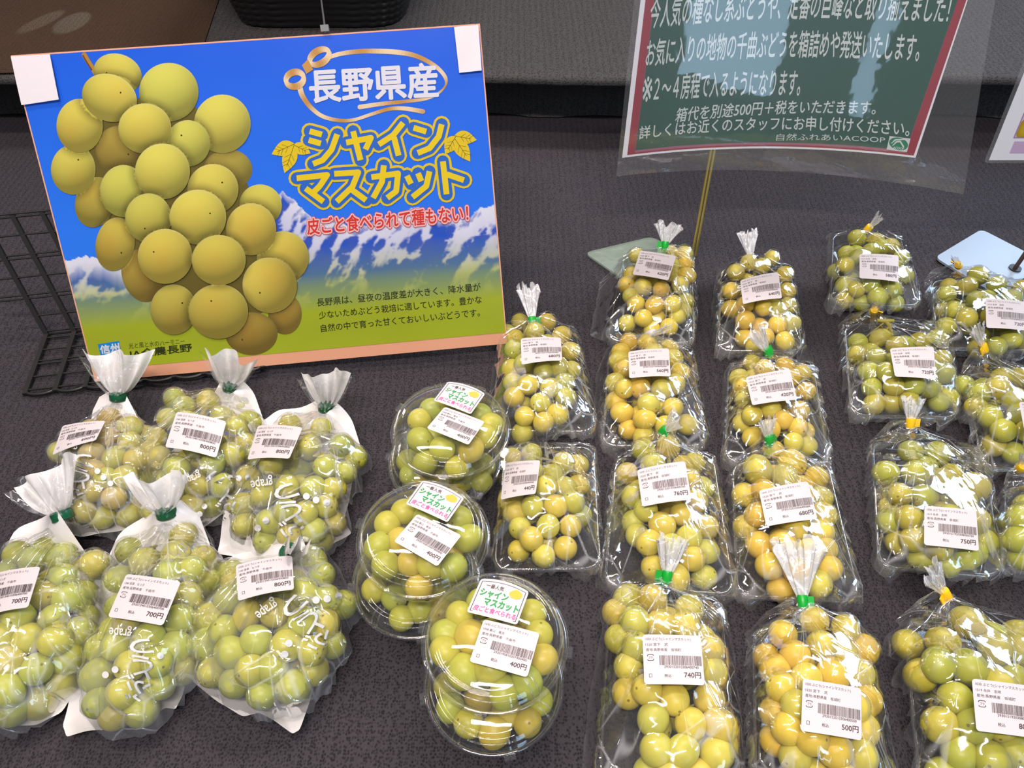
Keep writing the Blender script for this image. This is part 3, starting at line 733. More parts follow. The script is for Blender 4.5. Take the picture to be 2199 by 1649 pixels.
def bunch_points(pts, r, z0, hmax, rg, fill=12):
    """visible grapes read from their places, heaped into a dome, plus the ones beneath showing in the gaps"""
    w = np.array([P(a[0], a[1], z0 + r + hmax * .5) for a in pts]); rr = np.array([(a[2] if len(a) > 2 else 1.0) * r * rg.uniform(.95, 1.05) for a in pts])
    c = (w.max(0) + w.min(0)) / 2; h = (w.max(0) - w.min(0)) / 2 + r * .6
    C = []
    for (a, q, ri) in zip(pts, w, rr):
        e = min(1.0, ((q[0] - c[0]) / h[0]) ** 2 + ((q[1] - c[1]) / h[1]) ** 2)
        C.append(P(a[0], a[1], z0 + ri + hmax * math.sqrt(1 - e)))
    C = relax(C, rr, z0, 1.0); n0 = len(C); C = list(C); rr = list(rr)
    for _ in range(600):
        if len(C) - n0 >= fill: break
        x, y = c[0] + rg.uniform(-.7, .7) * h[0], c[1] + rg.uniform(-.8, .8) * h[1]
        z = z0 + r + rg.uniform(0, hmax * .5); p = np.array([x, y, z])
        d = np.linalg.norm(np.array(C) - p, axis=1)
        if d.min() > r * 1.62 and np.sort(np.linalg.norm((np.array(C) - p)[:, :2], axis=1))[2] < 2.6 * r: C.append(p); rr.append(r * .97)
    return np.array(C), np.array(rr)
def make_bunch(C, R, pal, label, group, rg, tip=None):
    c = C.mean(0); t = thing('grape_bunch', (c[0], c[1], (C[:, 2] - R).min()), label, 'grapes', group)
    for p, r in zip(C, R): place_grape(p, r, pal, rg, t)
    top = C[np.argsort(-C[:, 1])[:3]].mean(0); bot = C[np.argsort(C[:, 1])[:3]].mean(0); zm = C[:, 2].mean() * .8
    ax = [np.array([top[0] * (1 - s) + bot[0] * s, top[1] * (1 - s) + bot[1] * s, zm]) for s in np.linspace(0, .85, 6)]
    if tip is not None: ax = [np.array(tip), ax[0] * .4 + np.array(tip) * .6 + [0, 0, .004]] + ax
    b = MB(); b.tube(ax, np.linspace(.0026, .0014, len(ax)), 8)
    if tip is not None: b.tube([np.array(tip) + [-.010, .002, 0], np.array(tip), np.array(tip) + [.010, .001, 0]], [.002, .0028, .002], 8)
    A = np.array(ax)
    for p, r in zip(C, R):
        k = A[np.argmin(np.linalg.norm(A - p, axis=1))]; d = p - k; l = np.linalg.norm(d)
        if l > r * .9: b.tube([k, k + d * (1 - .9 * r / l)], [.0011, .0009], 5, caps=False)
    b.build('stem', M['stem'], t)
    return t

# ------------------------------------------------------------------ film drawn over grapes and tray
class Drape:
    def __init__(s, outline, C, R, rim=None, neck=None, zneck=.03, h=.0032, ztop=.024):
        xy = np.array([P(x, y, .008)[:2] for x, y in outline]); s.neck = neck
        c = xy.mean(0); s.c = c; s.na = 150; th = np.linspace(0, 2 * math.pi, s.na, endpoint=False); s.th = th
        U = np.c_[np.cos(th), np.sin(th)]; Rr = np.zeros(s.na)
        for i in range(len(xy)):
            a, b_ = xy[i] - c, xy[(i + 1) % len(xy)] - c; e = b_ - a
            den = U[:, 0] * e[1] - U[:, 1] * e[0]; den = np.where(abs(den) < 1e-12, 1e-12, den)
            t = (a[0] * e[1] - a[1] * e[0]) / den; k = (a[0] * U[:, 1] - a[1] * U[:, 0]) / den
            Rr = np.where((k >= -1e-6) & (k <= 1 + 1e-6) & (t > 0), np.maximum(Rr, t), Rr)
        obs = [(p[0], p[1], r + .0035) for p, r in zip(C, R)] + ([(q[0], q[1], .004) for q in rim] if rim is not None else [])
        for x, y, r in obs:
            d = np.array([x, y]) - c; al = U @ d; pe = abs(U[:, 0] * d[1] - U[:, 1] * d[0])
            ok = (pe < r) & (al > -r); e = al + np.sqrt(np.clip(r * r - pe * pe, 0, None)); Rr = np.where(ok, np.maximum(Rr, e), Rr)
        for _ in range(2): Rr = np.maximum(Rr, (np.roll(Rr, 1) + Rr * 2 + np.roll(Rr, -1)) / 4)
        s.R = Rr; mx = Rr.max() + .01; n = int(2 * mx / h) + 2; s.h = h; s.o = c - mx; s.n = n
        X, Y = np.meshgrid(s.o[0] + h * np.arange(n), s.o[1] + h * np.arange(n)); rho = np.hypot(X - c[0], Y - c[1]); ang = np.arctan2(Y - c[1], X - c[0]) % (2 * math.pi)
        Rg = np.interp(ang, np.r_[th, 2 * math.pi], np.r_[Rr, Rr[0]]); inside = rho < Rg
        zb = np.full_like(X, .0022)
        if neck is not None: zb = zb + (zneck - .002) * np.exp(-((X - neck[0]) ** 2 + (Y - neck[1]) ** 2) / .022 ** 2)
        G = zb.copy()
        for p, r in zip(C, R):
            d2 = (X - p[0]) ** 2 + (Y - p[1]) ** 2; rr = r * 1.1 + .0012
            G = np.maximum(G, np.where(d2 < rr * rr, p[2] + np.sqrt(np.clip(rr * rr - d2, 0, None)), 0))
        if rim is not None:
            for i in range(len(rim)):
                a, b_ = np.array(rim[i])[:2], np.array(rim[(i + 1) % len(rim)])[:2]
                for t in np.linspace(0, 1, max(2, int(np.linalg.norm(b_ - a) / h * 1.5))):
                    q = a + (b_ - a) * t; ix, iy = int(round((q[0] - s.o[0]) / h)), int(round((q[1] - s.o[1]) / h))
                    if 0 < ix < n - 1 and 0 < iy < n - 1: G[iy - 1:iy + 2, ix - 1:ix + 2] = np.maximum(G[iy - 1:iy + 2, ix - 1:ix + 2], ztop + .002)
        H = np.where(inside, np.maximum(G, .03), zb)
        for _ in range(260):
            A = .25 * (np.roll(H, 1, 0) + np.roll(H, -1, 0) + np.roll(H, 1, 1) + np.roll(H, -1, 1))
            H = np.where(inside, np.maximum(A, G), zb)
        s.H = H; S = H.copy()
        for _ in range(24): S = .25 * (np.roll(S, 1, 0) + np.roll(S, -1, 0) + np.roll(S, 1, 1) + np.roll(S, -1, 1))
        s.S = S
    def z(s, x, y, smooth=False):
        A = s.S if smooth else s.H; u = np.clip((np.asarray(x) - s.o[0]) / s.h, 0, s.n - 1.001); v = np.clip((np.asarray(y) - s.o[1]) / s.h, 0, s.n - 1.001)
        i, j = u.astype(int), v.astype(int); fu, fv = u - i, v - j
        return (A[j, i] * (1 - fu) + A[j, i + 1] * fu) * (1 - fv) + (A[j + 1, i] * (1 - fu) + A[j + 1, i + 1] * fu) * fv
    def mesh(s, name, m, parent, seed, wr=.0016):
        rings = np.r_[.0, np.linspace(.06, .97, 27), 1.0]; rg = random.Random(seed)
        pts = s.c + (rings[:, None] * s.R)[..., None] * np.stack([np.cos(s.th), np.sin(s.th)], -1)[None]
        Z = s.z(pts[..., 0], pts[..., 1]); nk = s.neck if s.neck is not None else s.c + [0, .09]
        V = np.zeros((*pts.shape[:2], 3)); V[..., :2] = pts; cr = np.zeros_like(V)
        for i in range(pts.shape[0]):
            for j in range(s.na):
                dx, dy = pts[i, j] - nk[:2]; an = math.atan2(dx, -dy); di = math.hypot(dx, dy)
                w = noise.noise(Vector((an * 9, di * 14, seed))) ; w2 = noise.noise(Vector((pts[i, j][0] * 70, pts[i, j][1] * 70, seed + 5.5)))
                k = min(1, 8 * (1 - rings[i]) + .35)
                V[i, j, 2] = Z[i, j] + wr * k * (abs(w) * .5 + abs(w2) * .6); cr[i, j] = (an * 6.0, di * 7.0, seed * 3.7)
                if i == len(rings) - 1:
                    V[i, j, :2] += (pts[i, j] - s.c) * .02 * w2
        b = MB(); b.grid(V, closed=True); o = b.build(name, m, parent)
        a = o.data.attributes.new('crease', 'FLOAT_VECTOR', 'POINT'); a.data.foreach_set('vector', cr.reshape(-1, 3).ravel())
        ed = np.repeat(np.clip((rings - .90) / .10, 0, 1) ** 1.5, s.na); a = o.data.attributes.new('edge', 'FLOAT', 'POINT'); a.data.foreach_set('value', ed)
        return o
def add_crease(o, scale=60.0, seed=0.0):
    n = len(o.data.vertices); v = np.zeros(n * 3); o.data.vertices.foreach_get('co', v)
    a = o.data.attributes.new('crease', 'FLOAT_VECTOR', 'POINT'); a.data.foreach_set('vector', v * scale + seed)

def tail(parent, p0, p1, w0, w1, m, seed, name='gathered_top', flat=.45, ragged=.12, sheets=1, curl=0.0):
    """pleated fan of film above the tie"""
    p0, p1 = np.array(p0), np.array(p1); ax = p1 - p0; L = np.linalg.norm(ax); ax /= L
    sd = np.cross(ax, [0, 0, 1.0]); sd /= np.linalg.norm(sd); nn = np.cross(sd, ax); rg = random.Random(seed); b = MB(); K = 64
    ph = [rg.uniform(0, 6.28) for _ in range(4)]; rows = []
    for t in np.linspace(-.12, 1, 12):
        tt = max(t, 0); w = (w0 + (w1 - w0) * tt ** .75) if t >= 0 else w0 * (1 + 1.2 * -t * 6)
        r = []
        for k in range(K):
            a = 2 * math.pi * k / K; pl = 1 + (.10 + .16 * tt) * math.sin(9 * a + ph[0]) + .10 * tt * math.sin(17 * a + ph[1] + 2 * tt) + .22 * tt * math.sin(2 * a + ph[2])
            e = 1 + ragged * (math.sin(5 * a + ph[3]) + .6 * math.sin(11 * a + ph[1])) * (tt ** 2)
            r.append(p0 + ax * L * t * e + sd * w * .5 * pl * math.cos(a) + nn * (w * .5 * flat * pl * math.sin(a) + curl * tt * tt * math.cos(a)))
        rows.append(r)
    b.grid(np.array(rows), closed=True); o = b.build(name, m, parent); add_crease(o, 90, seed); return o
def tie(parent, p0, ax, rad, ln, m, name='tie', tab=None):
    ax = np.array(ax, float); ax /= np.linalg.norm(ax); b = MB()
    b.tube([p0 - ax * ln / 2, p0 - ax * ln / 2.4, p0 + ax * ln / 2.4, p0 + ax * ln / 2], [rad * .93, rad, rad, rad * .93], 16)
    if tab is not None:
        sd = np.cross(ax, [0, 0, 1.0]); sd /= np.linalg.norm(sd); b.box(p0 + sd * tab * (rad + .002), sd * .0035, ax * ln * .40, np.cross(sd, ax) * .0006)
    return b.build(name, m, parent)

# ------------------------------------------------------------------ price labels
def label_fn(q, surf=None, lift=.0012, bend=.0012, fixz=None):
    """patch through four picture corners lying on the film; returns fn(a, b, layer) with a,b in 0..1"""
    q = [np.array(p, float) for p in q]
    if fixz is not None: p0, n = np.array([0, 0, fixz]), np.array([0, 0, 1.0])
    else:
        c0 = [P(*p, .05) for p in q]; S = []
        for u in np.linspace(0, 1, 7):
            for v in np.linspace(0, 1, 7): S.append((c0[0] * (1 - u) + c0[1] * u) * (1 - v) + (c0[3] * (1 - u) + c0[2] * u) * v)
        S = np.array(S); off = 0
        Z = surf.z(S[:, 0], S[:, 1]); Zs = Z
        A = np.c_[S[:, :2], np.ones(len(S))]; k = np.linalg.lstsq(A, Zs, rcond=None)[0]; k[:2] = np.clip(k[:2], -.55, .55)
        k[2] = (Zs - S[:, :2] @ k[:2]).mean(); k[2] += (Z - A @ k).max() * .95 + .0022
        n = np.array([-k[0], -k[1], 1.0]); n /= np.linalg.norm(n); p0 = np.array([0, 0, k[2]])
    c = [hit(*p, p0, n) + n * lift for p in q]
    def fn(a, b_, layer=0):
        return (c[0] * (1 - a) + c[1] * a) * (1 - b_) + (c[3] * (1 - a) + c[2] * a) * b_ + n * (bend * (1 - (2 * a - 1) ** 2) + .00012 * layer)
    return fn
def rr_pts(r=.055, n=5, asp=.86, top=0.0):
    out = []
    for cx, cy, a0 in ((r, r / asp, 180), (1 - r, r / asp, 270), (1 - r, 1 - r / asp, 0), (r, 1 - r / asp, 90)):
        for k in range(n + 1):
            a = math.radians(a0 + 90 * k / n); out.append((cx + r * math.cos(a), cy + r / asp * math.sin(a)))
    # points along the edges so that the card can bend
    res = []
    for i in range(len(out)):
        p, q = out[i], out[(i + 1) % len(out)]; res.append(p); d = math.hypot(q[0] - p[0], q[1] - p[1])
        m = int(d / .12)
        for k in range(1, m + 1): res.append((p[0] + (q[0] - p[0]) * k / (m + 1), p[1] + (q[1] - p[1]) * k / (m + 1)))
    if top: res = [(x, y - top * (1 - (2 * x - 1) ** 2) * (1 - y)) for x, y in res]
    return res
def card(parent, fn, name, top=0.0, label=None):
    o = np.array(rr_pts(top=top)); c = np.array([.5, .5]); b = MB(); rows = [o * s + c * (1 - s) for s in (1, .8, .55, .3, .05)]
    b.grid([[fn(x, y, 0) for x, y in r] for r in rows], closed=True); b.grid([[fn(x, y, -2) for x, y in r] for r in rows[::-1]], closed=True)
    b.grid([[fn(x, y, l) for x, y in o] for l in (-2, 0)], closed=True); b.add([fn(x, y, 0) for x, y in rows[-1]], [list(range(len(o)))])
    return tag(b.build(name, M['card_white'], parent), label)
INK = s2l((84, 66, 66))
def price_label(parent, fn, who, place, price, code):
    cd = card(parent, fn, 'price_label'); pr = Print(fn)
    pr.text('1030 ぶどう(シャインマスカット)', (.045, .062, .815, .135), INK, 1)
    pr.text(who, (.045, .178, .42, .24), INK, 1); pr.text('産地:長野県産　' + place, (.05, .283, .64, .348), INK, 1)
    a = np.linspace(0, 2 * math.pi, 33); sq = lambda t: math.copysign(abs(t) ** .45, t)
    ring = [(.120 + .052 * sq(math.cos(t)), .475 + .062 * sq(math.sin(t))) for t in a]
    pr.stroke(ring[1:15], .012, INK, 1); pr.stroke(ring[17:31], .012, INK, 1); pr.text('プラ', (.088, .448, .154, .505), INK, 1)
    rg = random.Random(code); x = .265
    while x < .975:
        w = rg.choice([.0035, .0035, .006, .0085]); pr.rect(x, .43, min(x + w, .98), .625, INK, 1); x += w + rg.choice([.0045, .0045, .007, .011])
    pr.text(code, (.34, .635, .915, .685), INK, 1)
    if '1519' not in who: pr.stroke([(.085, .80), (.13, .80), (.13, .862), (.085, .862), (.085, .80)], .006, INK, 1)
    pr.text('税込', (.335, .80, .45, .868), INK, 1)
    if price: pr.text(price + '円', (.665, .755, .945, .872), INK, 1, .012)
    pr.build('label_print', cd); return cd
def sticker(parent, fn):
    cd = card(parent, fn, 'round_topped_sticker', top=.10, label='white sticker with green and pink lettering'); pr = Print(fn)
    fr = lambda x, y: (x, y - .10 * (1 - (2 * x - 1) ** 2) * (1 - y))
    e = [fr(x, .075) for x in np.linspace(.05, .95, 9)] + [(.95, .93), (.05, .93), fr(.05, .075)]
    pr.stroke(e, .014, s2l((96, 84, 88)), 1)
    pr.text('一番人気', (.16, .075, .52, .20), s2l((70, 40, 40)), 1, .012); g = s2l((58, 176, 98)); 
    pr.text('シャイン', (.10, .25, .66, .46), g, 1, .05); pr.text('マスカット', (.24, .49, .93, .70), g, 1, .05)
    pr.text('皮ごと食べられる', (.09, .74, .93, .895), s2l((255, 90, 176)), 1, .02)
    rg = random.Random(5); pr.poly([(.775 + .125 * math.cos(t) * rg.uniform(.85, 1.1), .20 + .135 * math.sin(t) * rg.uniform(.85, 1.1)) for t in np.linspace(0, 6.28, 22)[:-1]], s2l((238, 208, 74)), 1)
    pr.build('sticker_print', cd)

def tray(parent, quad, zt=.024):
    c = [P(x, y, zt) for x, y in quad]; ctr = np.mean(c, 0)
    def loop(s, z, rad):
        q = [np.array([ctr[0] + (p[0] - ctr[0]) * s, ctr[1] + (p[1] - ctr[1]) * s, z]) for p in c]; return rounded(q, rad, 7)
    L = [loop(1.035, zt - .003, .017), loop(1.03, zt, .017), loop(1.0, zt + .0006, .016), loop(.985, zt - .001, .016), loop(.95, zt * .55, .015), loop(.92, .005, .014), loop(.89, .0022, .013), loop(.5, .0020, .012), loop(.04, .0020, .001)]
    b = MB(); b.grid(np.array(L), closed=True); b.build('tray', M['clear_tray'], parent)
    return L[1]

# ------------------------------------------------------------------ packs: a bunch on a clear tray inside a tied clear bag
TOWN = '坂城町'; A_ = '1520 宮下　武'; B_ = '1519 永井　忠明'
# price, farmer, palette, grape radius, outline, tray, tie, tail end, tail width(px), tie colour, label corners, grapes
PACKS = [
 dict(price='680', code='2930152010306400680', who=A_, pal='lime', r=.0116, tie=(1143, 690), end=(1134, 618), tw=38, tc='green_tape',
  tag='680 yen clear pack touching the lower corner of the poster',
  out=[(1130,684),(1160,684),(1215,698),(1245,740),(1262,800),(1282,870),(1290,925),(1240,945),(1160,948),(1085,935),(1045,915),(1050,850),(1062,780),(1075,715),(1095,695)], tray=[(1080,705),(1235,705),(1275,925),(1055,920)],
  lab=[(1118,729),(1204,727),(1207,776),(1120,785)],
  g=[(1088,715),(1117,693),(1174,693),(1148,712),(1206,721),(1104,750),(1101,788),(1123,785),(1168,798),(1196,792),(1228,795),(1104,823),(1133,827),(1183,833),(1212,823),(1104,852),(1160,865),(1215,852),(1126,897),(1168,906),(1196,890),(1122,930),(1160,755),(1225,755)]),
 dict(price='440', code='2930152010306400440', who=A_, pal='lime', r=.0116, tie=None,
  tag='440 yen clear pack without a tie, beside the tubs',
  out=[(1090,975),(1130,952),(1180,950),(1230,948),(1280,955),(1292,1080),(1290,1215),(1250,1240),(1160,1235),(1060,1228),(1045,1200),(1060,1100),(1075,1020)], tray=[(1085,964),(1272,960),(1288,1218),(1062,1222)],
  lab=[(1086,996),(1161,990),(1151,1062),(1076,1075)],
  g=[(1100,985),(1142,975),(1210,995),(1237,1000),(1185,1020),(1172,1045),(1215,1047),(1242,1042),(1142,1090),(1195,1087),(1230,1085),(1097,1072),(1117,1130),(1177,1130),(1225,1130),(1140,1157),(1167,1193),(1214,1177),(1110,1102),(1120,1035),(1245,1100)]),
 dict(price='620', code='2930152010306400620', who=A_, pal='gold', r=.0112, tie=(1428, 527), end=(1437, 482), tw=50, tc='green_tape',
  tag='620 yen clear pack at the thin brass-coloured stick',
  out=[(1415,530),(1440,530),(1485,560),(1500,600),(1498,680),(1490,740),(1440,760),(1360,745),(1300,735),(1268,715),(1280,650),(1290,600),(1330,560),(1380,530)], tray=[(1340,550),(1485,555),(1490,735),(1305,728)],
  lab=[(1375,540),(1452,552),(1435,604),(1358,591)],
  g=[(1367,550),(1470,545),(1355,590),(1472,570),(1380,617),(1420,622),(1460,612),(1475,592),(1355,637),(1365,652),(1405,655),(1445,660),(1347,695),(1382,687),(1400,705),(1437,702),(1455,672),(1345,612),(1420,575),(1440,545)]),
 dict(price='560', code='2930152010306400560', who=A_, pal='gold', r=.0118, tie=(1398, 716), end=(1432, 706), tw=30, tc='bunched_film',
  tag='560 yen clear pack between the 620 and 760 yen packs',
  out=[(1390,716),(1425,716),(1490,760),(1500,820),(1515,880),(1530,950),(1500,975),(1420,975),(1330,970),(1280,955),(1275,880),(1280,800),(1310,740),(1350,722)], tray=[(1310,745),(1480,745),(1515,955),(1295,955)],
  lab=[(1349,757),(1436,750),(1440,810),(1351,814)],
  g=[(1330,775),(1322,822),(1342,792),(1445,770),(1342,840),(1372,835),(1420,837),(1450,825),(1335,885),(1325,857),(1392,870),(1445,875),(1385,900),(1350,922),(1475,912),(1382,932),(1350,737),(1390,737),(1405,757),(1437,752),(1460,800),(1415,795),(1430,915)]),
 dict(price='760', code='2930152010306400760', who=A_, pal='lime', r=.0120, tie=(1425, 926), end=(1452, 898), tw=46, tc='green_tape',
  tag='760 yen clear pack behind the 740 yen pack',
  out=[(1410,930),(1440,930),(1500,950),(1545,1000),(1560,1100),(1580,1200),(1600,1290),(1500,1285),(1400,1270),(1320,1260),(1275,1262),(1290,1150),(1305,1040),(1320,985),(1360,945)], tray=[(1325,980),(1530,980),(1575,1275),(1300,1255)],
  lab=[(1368,1011),(1471,992),(1485,1075),(1379,1090)],
  g=[(1382,967),(1435,960),(1402,997),(1347,1017),(1490,995),(1507,1045),(1362,1065),(1495,1075),(1465,1105),(1422,1127),(1363,1119),(1515,1132),(1385,1100),(1480,1155),(1392,1166),(1516,1184),(1403,1217),(1487,1199),(1512,1239),(1454,1239),(1440,1172),(1440,1040),(1480,1035),(1370,1145)]),
 dict(price='740', code='2930152010306400740', who=A_, pal='lime', r=.0130, tie=(1432, 1238), end=(1445, 1160), tw=66, tc='green_tape',
  tag='740 yen clear pack at the front edge beside the round tubs',
  out=[(1420,1240),(1445,1240),(1510,1265),(1560,1310),(1575,1400),(1590,1500),(1600,1600),(1605,1700),(1500,1720),(1350,1715),(1250,1690),(1255,1600),(1265,1500),(1285,1390),(1300,1300),(1330,1262),(1380,1245)], tray=[(1310,1290),(1545,1295),(1590,1690),(1290,1685)],
  lab=[(1379,1364),(1504,1367),(1513,1473),(1383,1471)],
  g=[(1345,1290),(1327,1311),(1401,1286),(1363,1337),(1421,1340),(1480,1308),(1330,1370),(1363,1399),(1509,1370),(1520,1399),(1352,1428),(1352,1482),(1385,1486),(1447,1500),(1523,1504),(1403,1544),(1483,1555),(1541,1566),(1414,1609),(1461,1613),(1538,1617),(1527,1435),(1549,1595),(1440,1670),(1500,1665),(1395,1660),(1440,1420),(1480,1420),(1470,1345)]),
 dict(price='640', code='2930152010306400640', who=A_, pal='gold', r=.0112, tie=(1612, 553), end=(1606, 500), tw=34, tc='bunched_film',
  tag='640 yen clear pack between the 620 and 580 yen packs',
  out=[(1605,555),(1622,555),(1680,560),(1705,610),(1715,680),(1735,740),(1755,775),(1690,775),(1610,770),(1530,775),(1530,720),(1527,660),(1537,590),(1570,565)], tray=[(1550,575),(1695,572),(1722,752),(1545,752)],
  lab=[(1589,604),(1671,586),(1679,642),(1595,655)],
  g=[(1580,585),(1610,565),(1657,555),(1570,625),(1572,662),(1642,662),(1600,687),(1670,697),(1635,570),(1685,590),(1690,625),(1692,657),(1697,695),(1600,727),(1685,732),(1642,722),(1600,655),(1630,620),(1620,745),(1665,665)]),
 dict(price='420', code='2930152010306400420', who=A_, pal='gold', r=.0108, tie=(1649, 757), end=(1625, 712), tw=52, tc='green_tape',
  tag='420 yen clear pack behind the golden 680 yen pack',
  out=[(1640,765),(1658,765),(1720,775),(1755,810),(1765,880),(1780,960),(1795,1015),(1730,1020),(1640,1010),(1550,1000),(1545,930),(1548,850),(1560,790),(1600,770)], tray=[(1565,785),(1745,782),(1780,1000),(1560,990)],
  lab=[(1601,812),(1696,794),(1711,860),(1615,872)],
  g=[(1615,780),(1587,812),(1642,792),(1685,787),(1722,802),(1730,840),(1597,857),(1612,897),(1655,880),(1682,902),(1717,882),(1712,917),(1597,905),(1655,922),(1615,935),(1705,950),(1732,955),(1595,832),(1650,840),(1690,845),(1660,965)]),
 dict(price='680', code='2930152010306400684', who=A_, pal='gold', r=.0127, tie=(1651, 945), end=(1648, 902), tw=36, tc='green_tape',
  tag='680 yen clear pack of golden grapes before the 420 yen pack',
  out=[(1640,955),(1665,955),(1730,965),(1790,1010),(1810,1100),(1830,1200),(1860,1310),(1800,1305),(1700,1300),(1600,1290),(1570,1260),(1560,1150),(1555,1040),(1580,985)], tray=[(1575,995),(1775,990),(1845,1288),(1585,1278)],
  lab=[(1629,1055),(1734,1035),(1755,1116),(1645,1132)],
  g=[(1627,1010,1.2),(1700,995,1.15),(1685,1025),(1752,1027),(1600,1060),(1637,1057),(1762,1070),(1625,1112),(1605,1125),(1767,1107),(1707,1135),(1764,1150),(1634,1170),(1677,1168),(1739,1184),(1768,1172),(1652,1213),(1779,1217),(1677,1264),(1757,1253),(1710,1224),(1690,1080),(1720,1060)]),
 dict(price='500', code='2930152010306400500', who=A_, pal='gold', r=.0128, tie=(1723, 1291), end=(1712, 1168), tw=84, tc='green_tape',
  tag='500 yen clear pack of golden grapes at the front edge',
  out=[(1710,1300),(1735,1300),(1790,1320),(1870,1370),(1885,1450),(1910,1540),(1930,1640),(1940,1720),(1820,1735),(1650,1720),(1600,1690),(1595,1560),(1597,1450),(1600,1360),(1640,1320)], tray=[(1620,1350),(1860,1355),(1915,1705),(1625,1695)],
  lab=[(1723,1458),(1848,1479),(1849,1591),(1719,1570)],
  g=[(1681,1362),(1748,1333),(1706,1410),(1768,1388),(1852,1395,1.1),(1790,1446),(1677,1479),(1732,1457),(1844,1450),(1859,1500),(1699,1522),(1674,1526),(1855,1562),(1695,1566),(1735,1590),(1790,1613),(1706,1622),(1852,1624),(1804,1399),(1740,1665),(1810,1668),(1670,1440),(1780,1500),(1830,1520),(1670,1590)]),
 dict(price='580', code='2930151920308000580', who=B_, pal='olive', r=.0117, tie=(1864, 491), end=(1888, 466), tw=30, tc='yellow_tape',
  tag='580 yen clear pack with a yellow tie, the one nearest the back',
  out=[(1850,492),(1885,495),(1930,505),(1950,560),(1975,620),(1982,660),(1960,680),(1880,675),(1800,665),(1778,640),(1772,570),(1775,500),(1800,488),(1830,487)], tray=[(1790,502),(1930,502),(1975,655),(1785,648)],
  lab=[(1845,547),(1929,550),(1928,607),(1845,599)],
  g=[(1840,512),(1880,517),(1912,530),(1820,545),(1815,570),(1870,540),(1840,555),(1935,555),(1942,592),(1817,612),(1837,620),(1915,620),(1885,635),(1867,612),(1890,575),(1850,650),(1815,645)]),
 dict(price='720', code='2930151920308000720', who=B_, pal='olive', r=.0118, tie=(1876, 668), end=(1886, 652), tw=24, tc='yellow_tape', tip=(1902, 690),
  tag='720 yen clear pack with a bare grape stem at its top',
  out=[(1865,668),(1895,668),(1950,680),(2010,700),(2045,740),(2060,820),(2065,890),(2050,912),(1950,920),(1850,900),(1820,880),(1800,800),(1800,700),(1820,680)], tray=[(1815,697),(2030,697),(2055,895),(1830,890)],
  lab=[(1910,750),(2004,746),(2009,817),(1921,810)],
  g=[(1842,737),(1890,727),(1927,744),(1975,734),(2012,727),(1840,762),(1882,767),(2022,772),(1865,800),(1872,832),(1907,807),(1920,824),(1962,832),(1992,832),(1920,862),(1877,867),(2022,800),(1950,862),(1960,780),(1990,790)]),
 dict(price='750', code='2930151920308000750', who=B_, pal='olive', r=.0124, tie=(1955, 908), end=(1962, 858), tw=44, tc='yellow_tape',
  tag='750 yen clear pack of large green grapes with a yellow tie',
  out=[(1940,910),(1972,910),(2040,930),(2100,970),(2130,1060),(2150,1150),(2165,1230),(2130,1258),(2000,1250),(1900,1220),(1870,1170),(1855,1080),(1855,1000),(1870,945),(1900,920)], tray=[(1875,950),(2110,965),(2150,1235),(1890,1215)],
  lab=[(1984,1087),(2095,1097),(2101,1184),(1983,1171)],
  g=[(1955,970),(2012,975,1.08),(1902,1015),(1967,1015,1.05),(2027,1032),(2092,1045,1.2),(1932,1062),(1982,1067),(2070,1075),(1910,1117),(1950,1117),(2097,1117),(1930,1165),(1981,1200),(2036,1208),(2012,1180),(2075,1192),(2040,1110),(2060,1150),(1960,1160)]),
 dict(price='800', code='2930151920308000800', who=B_, pal='olive', r=.0138, tie=(2030, 1276), end=(2002, 1224), tw=58, tc='yellow_tape',
  tag='800 yen clear pack with a yellow tie at the front corner',
  out=[(2010,1285),(2050,1285),(2120,1300),(2220,1330),(2250,1450),(2270,1600),(2275,1720),(2150,1735),(2000,1725),(1965,1690),(1955,1600),(1945,1500),(1930,1400),(1925,1330),(1960,1300)], tray=[(1945,1335),(2225,1350),(2260,1710),(1980,1700)],
  lab=[(2085,1458),(2225,1476),(2232,1588),(2095,1570)],
  g=[(2024,1378),(2079,1338),(2138,1393),(2001,1437),(2079,1433,1.1),(2052,1500),(2020,1559),(2099,1559),(2060,1620),(2127,1630),(2174,1614),(2194,1401),(2182,1366),(1990,1440),(2090,1675),(2030,1665),(2150,1480),(2190,1520),(2140,1560),(2225,1430),(2230,1560)]),
 dict(price='720', code='2930151920308000724', who=B_, pal='olive', r=.0118, tie=(2058, 570), end=(2052, 558), tw=22, tc='yellow_tape',
  tag='720 yen clear pack in front of the pale plastic base plate',
  out=[(2045,572),(2072,572),(2130,585),(2190,610),(2215,690),(2225,760),(2150,775),(2050,765),(2010,740),(1990,680),(1985,600),(2010,575)], tray=[(2002,602),(2190,605),(2215,752),(2015,745)],
  lab=[(2115,642),(2205,650),(2207,712),(2117,705)],
  g=[(2032,632),(2072,617),(2100,592),(2140,612),(2097,645),(2050,665),(2075,682),(2172,640),(2142,742),(2170,730),(2100,750),(2030,702),(2195,620),(2130,680),(2160,690),(2195,700)]),
 dict(price='', code='29301519203080005', who=B_, pal='olive', r=.0124, tie=(2112, 747), end=(2098, 706), tw=44, tc='yellow_tape',
  tag='clear pack with broad yellow tie below the rear 720 yen pack',
  out=[(2095,762),(2128,762),(2190,770),(2240,800),(2255,900),(2262,1010),(2180,1025),(2110,1020),(2080,950),(2065,860),(2060,790)], tray=[(2078,802),(2235,802),(2255,1008),(2110,1003)],
  lab=[(2186,864),(2288,872),(2296,936),(2197,922)],
  g=[(2137,837),(2150,812),(2175,857),(2100,877),(2125,897),(2152,922),(2190,895),(2135,957),(2175,972),(2190,812),(2110,840),(2225,850),(2225,950),(2205,930)]),
 dict(price='', code='', who=B_, pal='olive', r=.0128, tie=(2192, 1004), end=(2214, 985), tw=34, tc='yellow_tape',
